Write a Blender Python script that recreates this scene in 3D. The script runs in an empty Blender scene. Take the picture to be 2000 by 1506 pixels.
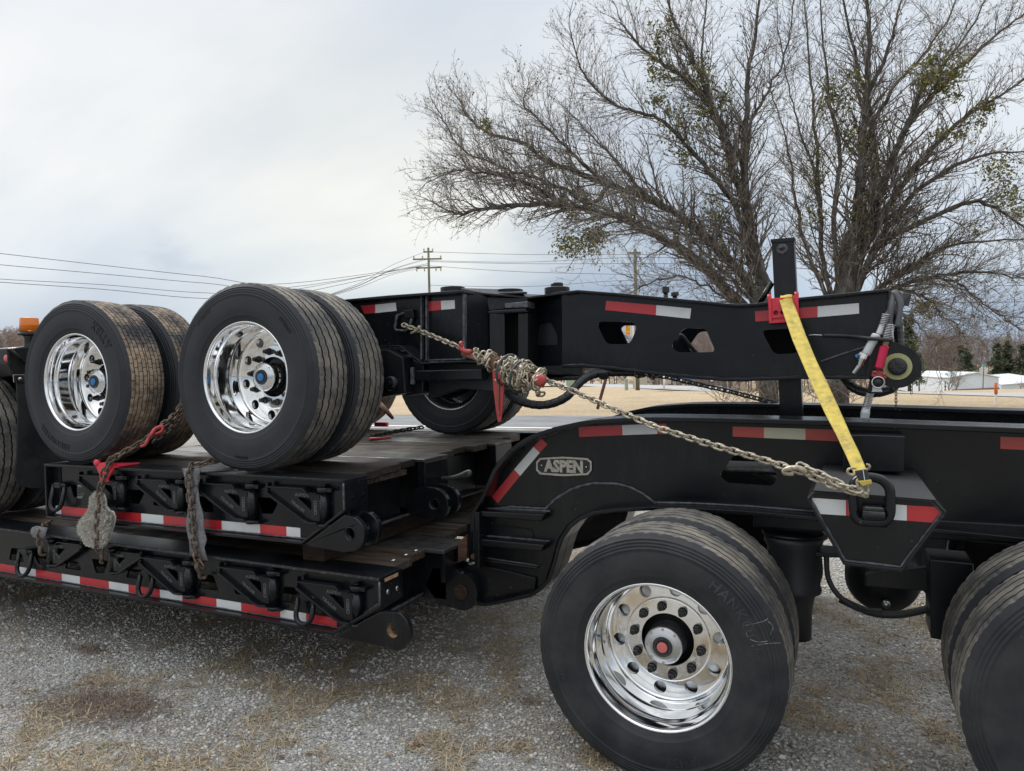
import bpy, bmesh, math, random
import numpy as np
from mathutils import Vector, Matrix, noise
from mathutils.geometry import tessellate_polygon
random.seed(7); rng = np.random.default_rng(7)
S = bpy.context.scene
COL = S.collection
R = math.radians

# ---------------------------------------------------------------- camera
YAW, PITCH, ROLL = 0.438421, 0.0193552, -0.0227380
CAM = Vector((0.726186, -2.854916, 1.670289)); F = 1408.0
cf = Vector((-math.sin(YAW)*math.cos(PITCH), math.cos(YAW)*math.cos(PITCH), -math.sin(PITCH)))
r0 = Vector((math.cos(YAW), math.sin(YAW), 0)); u0 = r0.cross(cf)
cr = r0*math.cos(ROLL) + u0*math.sin(ROLL); cu = -r0*math.sin(ROLL) + u0*math.cos(ROLL)
cd = bpy.data.cameras.new('camera'); cam = bpy.data.objects.new('camera', cd); COL.objects.link(cam)
cam.matrix_world = Matrix((( cr.x, cu.x, -cf.x, CAM.x), (cr.y, cu.y, -cf.y, CAM.y), (cr.z, cu.z, -cf.z, CAM.z), (0,0,0,1)))
cd.sensor_width = 36.0; cd.lens = 36.0*F/2000.0; cd.clip_start = 0.05; cd.clip_end = 3000
S.camera = cam
# survey helpers: where the sight line of a measured photo point meets a known plane of the place
def ray(x, y): return cf + cr*((x-1000)/F) - cu*((y-753)/F)
def V(x, y, Y):
    d = ray(x, y); return CAM + d*((Y-CAM.y)/d.y)
def P(x, y, Y): v = V(x, y, Y); return (v.x, v.z)
def G(x, y, Z=0.0):
    d = ray(x, y); return CAM + d*((Z-CAM.z)/d.z)
def VX(x, y, X):
    d = ray(x, y); return CAM + d*((X-CAM.x)/d.x)
def DP(x, y, D): return CAM + ray(x, y)*D       # point at optical depth D
def PL(Y, *pts): return [P(a, b, Y) for a, b in pts]

# ---------------------------------------------------------------- world / light
W = bpy.data.worlds.new("World"); S.world = W; W.use_nodes = True
nt = W.node_tree; N = nt.nodes; L = nt.links; N.clear()
def wn(t, **k):
    n = N.new(t)
    for a, b in k.items(): setattr(n, a, b)
    return n
SUN_AZ, SUN_EL = R(150), R(42)      # azimuth from +X towards +Y : front left, behind thin cloud
sky = wn('ShaderNodeTexSky', sky_type='NISHITA', sun_disc=False); sky.sun_elevation = SUN_EL; sky.sun_rotation = math.pi/2 - SUN_AZ
tc = wn('ShaderNodeTexCoord')
nrm = wn('ShaderNodeVectorMath', operation='NORMALIZE'); L.new(tc.outputs['Generated'], nrm.inputs[0])
sep = wn('ShaderNodeSeparateXYZ'); L.new(nrm.outputs[0], sep.inputs[0])
# project on to a cloud layer: xy/(z+k)
zc = wn('ShaderNodeMath', operation='MAXIMUM'); L.new(sep.outputs[2], zc.inputs[0]); zc.inputs[1].default_value = 0.0
za = wn('ShaderNodeMath', operation='ADD'); L.new(zc.outputs[0], za.inputs[0]); za.inputs[1].default_value = 0.30
dx = wn('ShaderNodeMath', operation='DIVIDE'); L.new(sep.outputs[0], dx.inputs[0]); L.new(za.outputs[0], dx.inputs[1])
dy = wn('ShaderNodeMath', operation='DIVIDE'); L.new(sep.outputs[1], dy.inputs[0]); L.new(za.outputs[0], dy.inputs[1])
cmb = wn('ShaderNodeCombineXYZ'); L.new(dx.outputs[0], cmb.inputs[0]); L.new(dy.outputs[0], cmb.inputs[1])
mp = wn('ShaderNodeMapping'); L.new(cmb.outputs[0], mp.inputs[0]); mp.inputs['Scale'].default_value = (0.55, 1.5, 1); mp.inputs['Rotation'].default_value = (0,0,R(-18))
n1 = wn('ShaderNodeTexNoise'); L.new(mp.outputs[0], n1.inputs['Vector']); n1.inputs['Scale'].default_value = 0.8; n1.inputs['Detail'].default_value = 7; n1.inputs['Roughness'].default_value = .52; n1.inputs['Distortion'].default_value = .3
n2 = wn('ShaderNodeTexNoise'); L.new(cmb.outputs[0], n2.inputs['Vector']); n2.inputs['Scale'].default_value = 2.6; n2.inputs['Detail'].default_value = 8; n2.inputs['Roughness'].default_value = .55
def ramp(src, stops, interp='EASE'):
    r = wn('ShaderNodeValToRGB'); L.new(src, r.inputs[0]); e = r.color_ramp.elements; r.color_ramp.interpolation = interp
    while len(e) > 1: e.remove(e[-1])
    e[0].position = stops[0][0]; e[0].color = stops[0][1]
    for p, c in stops[1:]:
        q = e.new(p); q.color = c
    return r
def g4(v): return (v, v, v, 1)
# brightness of the layer with height; zenith raised, unseen, to light the ground
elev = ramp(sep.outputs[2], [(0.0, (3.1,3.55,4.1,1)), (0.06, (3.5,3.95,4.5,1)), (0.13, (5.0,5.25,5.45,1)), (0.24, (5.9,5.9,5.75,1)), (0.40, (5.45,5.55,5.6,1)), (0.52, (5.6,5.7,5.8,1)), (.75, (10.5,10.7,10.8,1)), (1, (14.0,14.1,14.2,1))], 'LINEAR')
def mixc(fac, a, b, mode='MIX'):
    m = wn('ShaderNodeMix', data_type='RGBA', blend_type=mode)
    if isinstance(fac, float): m.inputs[0].default_value = fac
    else: L.new(fac, m.inputs[0])
    for s, i in ((a, 6), (b, 7)):
        if isinstance(s, tuple): m.inputs[i].default_value = s
        else: L.new(s, m.inputs[i])
    return m.outputs[2]
m1 = ramp(n1.outputs[0], [(0.40, g4(0)), (0.64, g4(1))])
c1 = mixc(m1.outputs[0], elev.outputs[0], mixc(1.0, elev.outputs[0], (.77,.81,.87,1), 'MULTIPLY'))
# low bank of grey cloud (one distant mass, lower right of the photo) and its mirror around the horizon
def blob(x, y, inner, outer):
    d = ray(x, y).normalized()
    dt = wn('ShaderNodeVectorMath', operation='DISTANCE'); 
    dn = wn('ShaderNodeVectorMath', operation='ADD'); L.new(nrm.outputs[0], dn.inputs[0])
    sc = wn('ShaderNodeVectorMath', operation='SCALE'); L.new(n2.outputs['Color'], sc.inputs[0]); sc.inputs['Scale'].default_value = .16
    L.new(sc.outputs[0], dn.inputs[1]); L.new(dn.outputs[0], dt.inputs[0]); dt.inputs[1].default_value = d + Vector((.08,.08,.08))
    mr = wn('ShaderNodeMapRange', interpolation_type='SMOOTHSTEP'); L.new(dt.outputs['Value'], mr.inputs[0])
    mr.inputs[1].default_value = inner; mr.inputs[2].default_value = outer; mr.inputs[3].default_value = 1; mr.inputs[4].default_value = 0
    return mr.outputs[0]
c2 = c1
for (bx, by, bi, bo, col) in ((1260, 500, .09, .27, (.66,.71,.78,1)), (1620, 330, .14, .40, (.86,.91,.98,1)), (385, 508, .0, .045, (.84,.87,.92,1)), (720, 400, .05, .34, (1.07,1.05,.985,1))):
    c2 = mixc(blob(bx, by, bi, bo), c2, mixc(1.0, c2, col, 'MULTIPLY'))
m2 = ramp(n2.outputs[0], [(0.40, g4(0)), (0.64, g4(.55))])
c3 = mixc(m2.outputs[0], c2, mixc(1.0, c2, (.93,.955,.985,1), 'MULTIPLY'))
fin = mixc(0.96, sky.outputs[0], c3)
# below the horizon: plain dull ground tone (hidden by the ground sheet)
gt = wn('ShaderNodeMath', operation='GREATER_THAN'); L.new(sep.outputs[2], gt.inputs[0]); gt.inputs[1].default_value = -0.03
fin = mixc(gt.outputs[0], (1.2,1.15,1.0,1), fin)
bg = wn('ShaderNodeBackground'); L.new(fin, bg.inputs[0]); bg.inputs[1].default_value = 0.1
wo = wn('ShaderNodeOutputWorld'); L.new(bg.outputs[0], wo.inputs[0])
sd = bpy.data.lights.new('sun', 'SUN'); sun = bpy.data.objects.new('sun', sd); COL.objects.link(sun)
sd.energy = 1.5; sd.angle = R(20); sd.color = (1, .96, .9)
sdir = Vector((math.cos(SUN_EL)*math.cos(SUN_AZ), math.cos(SUN_EL)*math.sin(SUN_AZ), math.sin(SUN_EL)))
sun.rotation_euler = sdir.to_track_quat('Z', 'Y').to_euler(); sun.location = sdir*50
S.view_settings.view_transform = 'Standard'; S.view_settings.look = 'None'; S.view_settings.gamma = 1; S.view_settings.exposure = 0.72
S.view_settings.use_curve_mapping = False

# ---------------------------------------------------------------- materials
MATS = {}
class MT:
    def __init__(s, name, rough=.5, metal=0, base=(.5,.5,.5), spec=.5):
        s.m = bpy.data.materials.new(name); s.m.use_nodes = True; s.t = s.m.node_tree; s.n = s.t.nodes; s.l = s.t.links
        s.b = s.n['Principled BSDF']; s.b.inputs['Roughness'].default_value = rough; s.b.inputs['Metallic'].default_value = metal
        s.b.inputs['Base Color'].default_value = (*base, 1); s.b.inputs['Specular IOR Level'].default_value = spec
        MATS[name] = s.m
    def node(s, t, **k):
        n = s.n.new(t)
        for a, b in k.items(): setattr(n, a, b)
        return n
    def coord(s, kind='Object', scale=(1,1,1)):
        c = s.node('ShaderNodeTexCoord'); m = s.node('ShaderNodeMapping'); s.l.new(c.outputs[kind], m.inputs[0]); m.inputs['Scale'].default_value = scale
        return m.outputs[0]
    def pos(s, scale=(1,1,1)):
        c = s.node('ShaderNodeNewGeometry'); m = s.node('ShaderNodeMapping'); s.l.new(c.outputs['Position'], m.inputs[0]); m.inputs['Scale'].default_value = scale
        return m.outputs[0]
    def noise(s, vec, scale, detail=4, rough=.5, dist=0):
        n = s.node('ShaderNodeTexNoise'); s.l.new(vec, n.inputs['Vector']); n.inputs['Scale'].default_value = scale
        n.inputs['Detail'].default_value = detail; n.inputs['Roughness'].default_value = rough; n.inputs['Distortion'].default_value = dist
        return n.outputs[0]
    def ramp(s, src, stops, interp='LINEAR'):
        r = s.node('ShaderNodeValToRGB'); s.l.new(src, r.inputs[0]); e = r.color_ramp.elements; r.color_ramp.interpolation = interp
        while len(e) > 1: e.remove(e[-1])
        f = lambda c: (*c, 1) if isinstance(c, tuple) else (c, c, c, 1)
        e[0].position = stops[0][0]; e[0].color = f(stops[0][1])
        for p, c in stops[1:]: e.new(p).color = f(c)
        return r.outputs[0]
    def mix(s, fac, a, b, mode='MIX'):
        m = s.node('ShaderNodeMix', data_type='RGBA', blend_type=mode)
        for v, i in ((fac, 0), (a, 6), (b, 7)):
            if isinstance(v, tuple): m.inputs[i].default_value = (*v, 1)
            elif isinstance(v, (int, float)): m.inputs[i].default_value = v
            else: s.l.new(v, m.inputs[i])
        return m.outputs[2]
    def math(s, op, a, b=0.0):
        m = s.node('ShaderNodeMath', operation=op)
        for v, i in ((a, 0), (b, 1)):
            if isinstance(v, (int, float)): m.inputs[i].default_value = v
            else: s.l.new(v, m.inputs[i])
        return m.outputs[0]
    def col(s, x): s.l.new(x, s.b.inputs['Base Color'])
    def rgh(s, x): s.l.new(x, s.b.inputs['Roughness'])
    def bump(s, h, strength=.3, dist=.01):
        b = s.node('ShaderNodeBump'); s.l.new(h, b.inputs['Height']); b.inputs['Strength'].default_value = strength; b.inputs['Distance'].default_value = dist
        s.l.new(b.outputs[0], s.b.inputs['Normal'])

def black_paint(name, base, dust, rough):
    m = MT(name, rough, 0, base, .32)
    p = m.pos()
    n = m.noise(p, 2.2, 6, .62); n2 = m.noise(m.pos((9, 9, 1.2)), 3, 4, .6); sp = m.noise(p, 75, 2, .5)
    f = m.math('MULTIPLY', m.ramp(n, [(.42, 0.0), (.72, 1.0)]), m.ramp(n2, [(.35, .2), (.7, 1.0)]))
    c = m.mix(m.math('MULTIPLY', f, dust), base, (.14, .14, .135))
    c = m.mix(m.ramp(sp, [(.735, 0.0), (.77, .6)]), c, (.22, .22, .22))
    m.col(c); m.rgh(m.math('ADD', m.math('MULTIPLY', n, .22), rough-.08))
    m.bump(m.math('ADD', m.noise(p, 9, 3, .5), m.math('MULTIPLY', m.noise(p, 120, 2), .15)), .10, .012)
    return m
black_paint('black_paint', (.0042, .0054, .0075), .10, .20)
black_paint('old_black_paint', (.0052, .0065, .0088), .14, .32)
m = MT('worn_highlit_lettering', .4, 0, (.09,.095,.10))  # slight wear plus the highlights on raised letters, put into the colour
m = MT('weld', .32, 0, (.02, .022, .026)); p = m.pos(); m.bump(m.noise(p, 70, 3, .6), .8, .006)
m.col(m.ramp(m.noise(p, 40, 3), [(.35, (.03, .034, .042)), (.7, (.11, .115, .125))]))  # bead colour lifted to bluish grey to carry the highlight
m = MT('chipped_edge', .5, 0, (.03, .03, .03)); p = m.pos(); m.col(m.ramp(m.noise(p, 45, 5, .7), [(.5, (.014,.015,.018)), (.6, (.06,.058,.055)), (.7, (.25,.22,.19))]))
def rubber(name, base, dust, amt, rough=.62, scale=5):
    m = MT(name, rough, 0, base, .35); o = m.coord('Object')
    n = m.noise(o, scale, 6, .65); n2 = m.noise(o, 40, 3, .6)
    m.col(m.mix(m.math('MULTIPLY', m.ramp(n, [(.38, 0.0), (.68, 1.0)]), amt), base, dust))
    m.rgh(m.math('ADD', m.math('MULTIPLY', n, .25), rough-.12)); m.bump(n2, .12, .004)
    return m
rubber('tyre_rubber', (.018, .0205, .0255), (.045, .048, .053), .45)
rubber('dusty_rubber', (.015, .017, .021), (.055, .055, .055), .6, .58, 5.5)
rubber('tread_rubber', (.05, .051, .053), (.30, .265, .215), .8, .8, 6)
rubber('lettering_rubber', (.004, .0045, .006), (.01, .01, .01), .2, .4)
rubber('faint_lettering', (.019, .0215, .027), (.06, .06, .062), .8, .45, 9)
# muddy lug tread : clay dried on the blocks
m = MT('muddy_tread', .85, 0, (.05,.05,.05), .2); o = m.coord('Object')
n = m.noise(o, 3.2, 5, .6); n2 = m.noise(o, 26, 4, .65)
c = m.mix(m.ramp(n, [(.36, 0.0), (.58, 1.0)]), (.045, .046, .05), m.ramp(n2, [(.3, (.16, .115, .085)), (.55, (.34, .26, .19)), (.75, (.44, .38, .30))])); m.col(c); m.bump(n2, .5, .006)
m = MT('clay', .9, 0, (.3,.2,.13)); o = m.pos(); m.col(m.ramp(m.noise(o, 60, 4), [(.3, (.22,.09,.04)), (.6, (.42,.27,.15))])); m.bump(m.noise(o, 90, 3), .6, .004)
m = MT('polished_aluminium', .045, 1, (.86,.87,.88)); o = m.coord('Object'); n = m.noise(o, 7, 4, .6)
m.rgh(m.ramp(n, [(.35, .04), (.75, .13)])); m.col(m.ramp(m.noise(o, 11, 5, .6), [(.4, (.88,.89,.90)), (.62, (.80,.80,.79)), (.8, (.60,.585,.56))]))
m = MT('cast_aluminium', .33, 1, (.52,.53,.54)); o = m.coord('Object'); m.bump(m.noise(o, 120, 2), .15, .002)
MT('bright_steel', .16, 1, (.62,.63,.64))
MT('zinc', .35, 1, (.55,.56,.56)); MT('black_plastic', .35, 0, (.012,.012,.013)); MT('blue_cap', .35, 0, (.02,.16,.42)); MT('red_cap', .4, 0, (.62,.16,.15))
m = MT('void_shade_black', .8, 0, (.004,.004,.0045), .15)  # near-black: shade of hollows and holes put into the colour
def tape(name, col, alt):
    m = MT(name, .26, 0, col, .6); p = m.pos((1,1,1)); v = m.node('ShaderNodeTexVoronoi'); m.l.new(p, v.inputs['Vector']); v.inputs['Scale'].default_value = 130
    w = m.node('ShaderNodeTexWave', wave_type='BANDS', bands_direction='DIAGONAL'); m.l.new(p, w.inputs['Vector']); w.inputs['Scale'].default_value = 55
    n = m.noise(p, 14, 4, .6)
    c = m.mix(m.math('MULTIPLY', m.ramp(w.outputs[0], [(.3, 0.0), (.8, 1.0)]), .5), col, alt)
    c = m.mix(m.ramp(n, [(.55, 0.0), (.8, .35)]), c, tuple(.55*a for a in col)); m.col(c); m.bump(v.outputs['Distance'], .12, .002)
tape('red_tape', (.47, .022, .03), (.40, .02, .028)); tape('white_tape', (.66, .68, .69), (.50, .53, .55)); tape('yellowed_tape', (.58, .57, .42), (.50, .50, .36)); tape('faded_red_tape', (.50, .06, .045), (.42, .05, .035))
m = MT('deck_wood', .75, 0, (.1,.08,.06), .3); oi = m.node('ShaderNodeObjectInfo'); p = m.pos((2.2, 26, 26))
n = m.noise(p, 1.6, 6, .65, .4); n2 = m.noise(m.pos(), 3, 4, .6)
c = m.ramp(n, [(.32, (.016,.013,.011)), (.47, (.05,.040,.032)), (.62, (.12,.095,.072)), (.78, (.24,.20,.16))])
c = m.mix(m.ramp(n2, [(.4, 0.0), (.7, .5)]), c, (.035,.033,.032))
c = m.mix(1.0, c, m.ramp(oi.outputs['Random'], [(0, (.38,.37,.36)), (1, (1.05,.97,.90))]), 'MULTIPLY'); m.col(c); m.bump(n, .5, .004); m.rgh(m.ramp(n2, [(.4, .45), (.6, .85)]))
m = MT('timber', .8, 0, (.2,.1,.06), .3); n = m.noise(m.pos((3, 3, 30)), 3, 5, .6); m.col(m.ramp(n, [(.3, (.03,.018,.014)), (.55, (.095,.05,.032)), (.8, (.20,.12,.08))])); m.bump(n, .4, .004)
m = MT('shaded_timber', .85, 0, (.1,.05,.03), .2); n = m.noise(m.pos((3, 3, 30)), 3, 5, .6); m.col(m.ramp(n, [(.3, (.014,.011,.010)), (.55, (.040,.025,.018)), (.8, (.10,.06,.045))])); m.bump(n, .4, .004)  # darker copy of timber: shade between the decks put into the colour
m = MT('steel_plate', .42, .6, (.12,.12,.12)); p = m.pos(); n = m.noise(p, 5, 5, .7); m.col(m.ramp(n, [(.35, (.03,.03,.032)), (.6, (.13,.13,.125)), (.75, (.3,.29,.26))])); m.rgh(m.ramp(n, [(.4, .5), (.7, .25)]))
def chainm(name, a, b, c_, rough=.5, metal=.7):
    m = MT(name, rough, metal, a); oi = m.node('ShaderNodeObjectInfo'); n = m.noise(m.pos(), 50, 4, .6)
    c = m.ramp(n, [(.3, a), (.55, b), (.75, c_)]); c = m.mix(1.0, c, m.ramp(oi.outputs['Random'], [(0, .75), (1, 1.2)]), 'MULTIPLY'); m.col(c)
chainm('chain_steel', (.17,.14,.10), (.40,.355,.27), (.62,.58,.47), .42, .4); chainm('rusty_chain', (.06,.04,.03), (.14,.10,.075), (.30,.25,.20), .55, .35); chainm('dark_chain', (.012,.011,.01), (.03,.026,.022), (.07,.055,.045), .6, .3)
m = MT('red_enamel', .42, 0, (.42,.035,.035)); n = m.noise(m.pos(), 30, 5, .6); m.col(m.ramp(n, [(.35, (.42,.03,.035)), (.6, (.34,.045,.04)), (.78, (.16,.08,.06))]))
m = MT('rust', .85, .1, (.2,.09,.05)); n = m.noise(m.pos(), 60, 5, .6); m.col(m.ramp(n, [(.3, (.08,.04,.03)), (.6, (.2,.1,.07)), (.8, (.3,.2,.16))]))
m = MT('red_plastic', .38, 0, (.62,.03,.055)); m.bump(m.noise(m.pos(), 20, 3), .06, .004)
m = MT('yellow_webbing', .78, 0, (.62,.46,.06), .2); p = m.pos(); n = m.noise(m.pos(), 22, 5, .7); n2 = m.noise(m.pos((160,160,160)), 3, 2)
c = m.ramp(n, [(.28, (.20,.165,.085)), (.42, (.42,.33,.09)), (.6, (.56,.43,.085)), (.8, (.55,.47,.24))]); m.col(c); m.bump(n2, .5, .002)
m = MT('white_shag', .95, 0, (.55,.52,.46), .1); n = m.noise(m.pos(), 130, 3, .7); m.col(m.ramp(n, [(.3, (.35,.33,.29)), (.5, (.68,.65,.58)), (.7, (.85,.83,.77))])); m.bump(n, 1, .01)
m = MT('grey_fabric', .95, 0, (.2,.2,.21), .1); n = m.noise(m.pos(), 160, 2, .7); m.col(m.ramp(n, [(.35, (.09,.09,.10)), (.65, (.26,.26,.27))])); m.bump(n, .6, .004)
m = MT('badge_metal', .55, .2, (.42,.39,.33)); n = m.noise(m.pos(), 60, 4); m.col(m.ramp(n, [(.3, (.30,.28,.235)), (.7, (.50,.47,.40))]))
m = MT('badge_face', .8, 0, (.03,.035,.04)); m.bump(m.noise(m.pos(), 500, 2), .7, .002)
m = MT('amber_lens', .2, 0, (.75,.19,.012)); m.b.inputs['Transmission Weight'].default_value = .25
MT('green_brass', .55, .1, (.42,.42,.2)); MT('anodised_red', .32, .5, (.62,.03,.09)); MT('hose_rubber', .5, 0, (.02,.021,.024)); MT('grey_hose', .6, 0, (.06,.065,.07))
m = MT('hose_wrap', .42, 0, (.012,.013,.015)); m.bump(m.noise(m.pos(), 60, 2), .3, .006)
MT('bronze', .35, .7, (.30,.18,.11))
m = MT('greased_pin', .3, 0, (.02,.022,.025)); m.bump(m.noise(m.pos(), 55, 4, .7), 1, .012)
# ground
MT('chalk', .8, 0, (.30,.30,.30))
m = MT('grip_paint', .5, 0, (.02,.02,.022)); gn = m.noise(m.pos(), 150, 3, .7); m.col(m.ramp(gn, [(.5, (.012,.013,.015)), (.68, (.05,.05,.052)), (.8, (.2,.2,.2))])); m.bump(gn, .9, .006)
m = MT('gravel_ground', .92, 0, (.2,.2,.19), .2); p = m.pos()
v = m.node('ShaderNodeTexVoronoi'); m.l.new(p, v.inputs['Vector']); v.inputs['Scale'].default_value = 95; v.inputs['Randomness'].default_value = 1
stone = m.ramp(v.outputs['Color'], [(.1, (.20,.195,.185)), (.4, (.37,.36,.34)), (.7, (.48,.47,.44)), (.95, (.62,.60,.56))])
patch = m.noise(p, 1.15, 6, .68, .5); n2 = m.noise(p, 9, 5, .6)
straw = m.ramp(m.noise(p, 120, 3, .6), [(.3, (.12,.092,.062)), (.55, (.26,.20,.135)), (.8, (.42,.34,.235))])
c = m.mix(m.ramp(m.math('ADD', patch, m.math('MULTIPLY', n2, .25)), [(.56, 0.0), (.74, .5)]), stone, straw)
c = m.mix(m.ramp(m.noise(p, .45, 4), [(.45, 0.0), (.7, .35)]), c, (.12,.108,.08)); m.col(c)
h = m.math('ADD', m.math('MULTIPLY', v.outputs['Distance'], -1.0), m.math('MULTIPLY', n2, 1.2)); m.bump(h, .9, .016)
m = MT('dry_field', .95, 0, (.36,.26,.15), .1); p = m.pos(); n = m.noise(p, .35, 6, .6); n2 = m.noise(p, 6, 5, .75); n3 = m.noise(m.pos((.12,.9,1)), 1.2, 4)
c = m.ramp(n2, [(.3, (.27,.21,.135)), (.5, (.47,.37,.25)), (.72, (.62,.51,.36))]); c = m.mix(m.ramp(n, [(.5, 0.0), (.75, .5)]), c, (.16,.15,.07))
c = m.mix(m.ramp(n3, [(.45, 0.0), (.7, .45)]), c, (.34,.26,.18)); m.col(c); m.bump(n2, .8, .08)
m = MT('asphalt', .85, 0, (.13,.13,.135), .3); p = m.pos(); n = m.noise(p, 60, 3); n2 = m.noise(p, .8, 4); m.col(m.mix(m.ramp(n2, [(.4, 0.0), (.7, 1.0)]), (.17,.175,.18), (.24,.245,.25)))
MT('concrete_road', .85, 0, (.36,.36,.355)); MT('road_paint', .7, 0, (.78,.78,.76))
m = MT('stone', .9, 0, (.2,.2,.2), .25); g = m.node('ShaderNodeNewGeometry')
c = m.ramp(g.outputs['Random Per Island'], [(0, (.22,.218,.21)), (.3, (.38,.372,.355)), (.55, (.50,.49,.465)), (.74, (.58,.565,.53)), (.88, (.40,.35,.29)), (.96, (.62,.61,.58)), (1, (.72,.71,.68))]); m.col(c); m.bump(m.noise(m.pos(), 300, 2), .3, .002)
m = MT('straw', .85, 0, (.3,.22,.13), .2); g = m.node('ShaderNodeNewGeometry')
c = m.ramp(g.outputs['Random Per Island'], [(0, (.15,.115,.08)), (.35, (.32,.245,.165)), (.6, (.46,.36,.24)), (.85, (.62,.50,.34)), (.95, (.16,.18,.07)), (1, (.66,.56,.40))]); m.col(c)
m = MT('red_straw', .9, 0, (.09,.055,.05), .2); g = m.node('ShaderNodeNewGeometry'); m.col(m.ramp(g.outputs['Random Per Island'], [(0, (.10,.075,.06)), (.6, (.20,.15,.125)), (1, (.40,.31,.23))]))
m = MT('dead_leaf', .8, 0, (.25,.13,.09), .2); oi = m.node('ShaderNodeObjectInfo'); m.col(m.ramp(oi.outputs['Random'], [(0, (.12,.06,.045)), (.6, (.30,.165,.12)), (1, (.38,.25,.17))]))
m = MT('bark', .95, 0, (.09,.08,.07), .15); p = m.pos(); n = m.noise(m.pos((1,1,.35)), 5, 6, .7); n2 = m.noise(p, 1.7, 4)
c = m.ramp(n, [(.3, (.03,.027,.025)), (.5, (.085,.078,.07)), (.66, (.18,.17,.155)), (.8, (.30,.30,.275))]); m.col(m.mix(m.ramp(n2, [(.55, 0.0), (.7, .4)]), c, (.06,.07,.035))); m.bump(n, .8, .05)
m = MT('twig_bark', .9, 0, (.11,.095,.085), .15); g = m.node('ShaderNodeNewGeometry'); m.col(m.ramp(g.outputs['Random Per Island'], [(0, (.08,.068,.06)), (.6, (.18,.155,.135)), (1, (.33,.285,.25))]))
m = MT('clump_leaf', .6, 0, (.06,.07,.02), .3); g = m.node('ShaderNodeNewGeometry'); m.col(m.ramp(g.outputs['Random Per Island'], [(0, (.05,.065,.02)), (.4, (.13,.14,.035)), (.8, (.26,.24,.06)), (1, (.40,.33,.10))])); m.b.inputs['Subsurface Weight'].default_value = 0
m = MT('pine_needles', .8, 0, (.04,.06,.03), .2); g = m.node('ShaderNodeNewGeometry'); m.col(m.ramp(g.outputs['Random Per Island'], [(0, (.035,.05,.035)), (.6, (.075,.10,.06)), (1, (.13,.155,.08))]))
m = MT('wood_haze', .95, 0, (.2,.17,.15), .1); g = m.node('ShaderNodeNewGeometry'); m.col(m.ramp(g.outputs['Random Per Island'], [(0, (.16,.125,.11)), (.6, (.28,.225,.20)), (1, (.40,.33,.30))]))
m = MT('pole_wood', .9, 0, (.15,.145,.10)); m.col(m.ramp(m.noise(m.pos((4,4,.4)), 4, 4), [(.3, (.10,.095,.06)), (.7, (.21,.20,.15))]))
MT('wire', .6, 0, (.07,.075,.075)); MT('white_metal_wall', .5, 0, (.58,.64,.70)); MT('white_roof', .4, 0, (.66,.71,.73)); MT('brown_wall', .8, 0, (.22,.12,.10))
MT('green_box_paint', .5, 0, (.30,.38,.28)); MT('beige_box_paint', .6, 0, (.42,.37,.29)); MT('pale_post', .6, 0, (.75,.75,.72)); MT('sign_grey', .4, .3, (.55,.57,.58)); MT('sign_green', .4, 0, (.01,.30,.22)); MT('orange_plastic', .5, 0, (.70,.17,.05))
MT('signal_yellow', .4, 0, (.80,.36,.02)); MT('car_blue', .25, .2, (.03,.07,.32)); MT('car_glass', .1, 0, (.02,.025,.03)); MT('car_dark', .6, 0, (.02,.02,.02)); MT('insulator', .3, 0, (.5,.45,.35))
mm = MT('rainbow_reflection', .12, 1, (.6,.5,.5)); o = mm.pos(); mm.col(mm.ramp(mm.noise(o, 25, 2), [(.35, (.45,.2,.12)), (.5, (.35,.3,.7)), (.6, (.3,.6,.2)), (.7, (.7,.5,.2))]))  # rainbow reflection put into the colour as patches
def M(n): return MATS[n]

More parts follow.
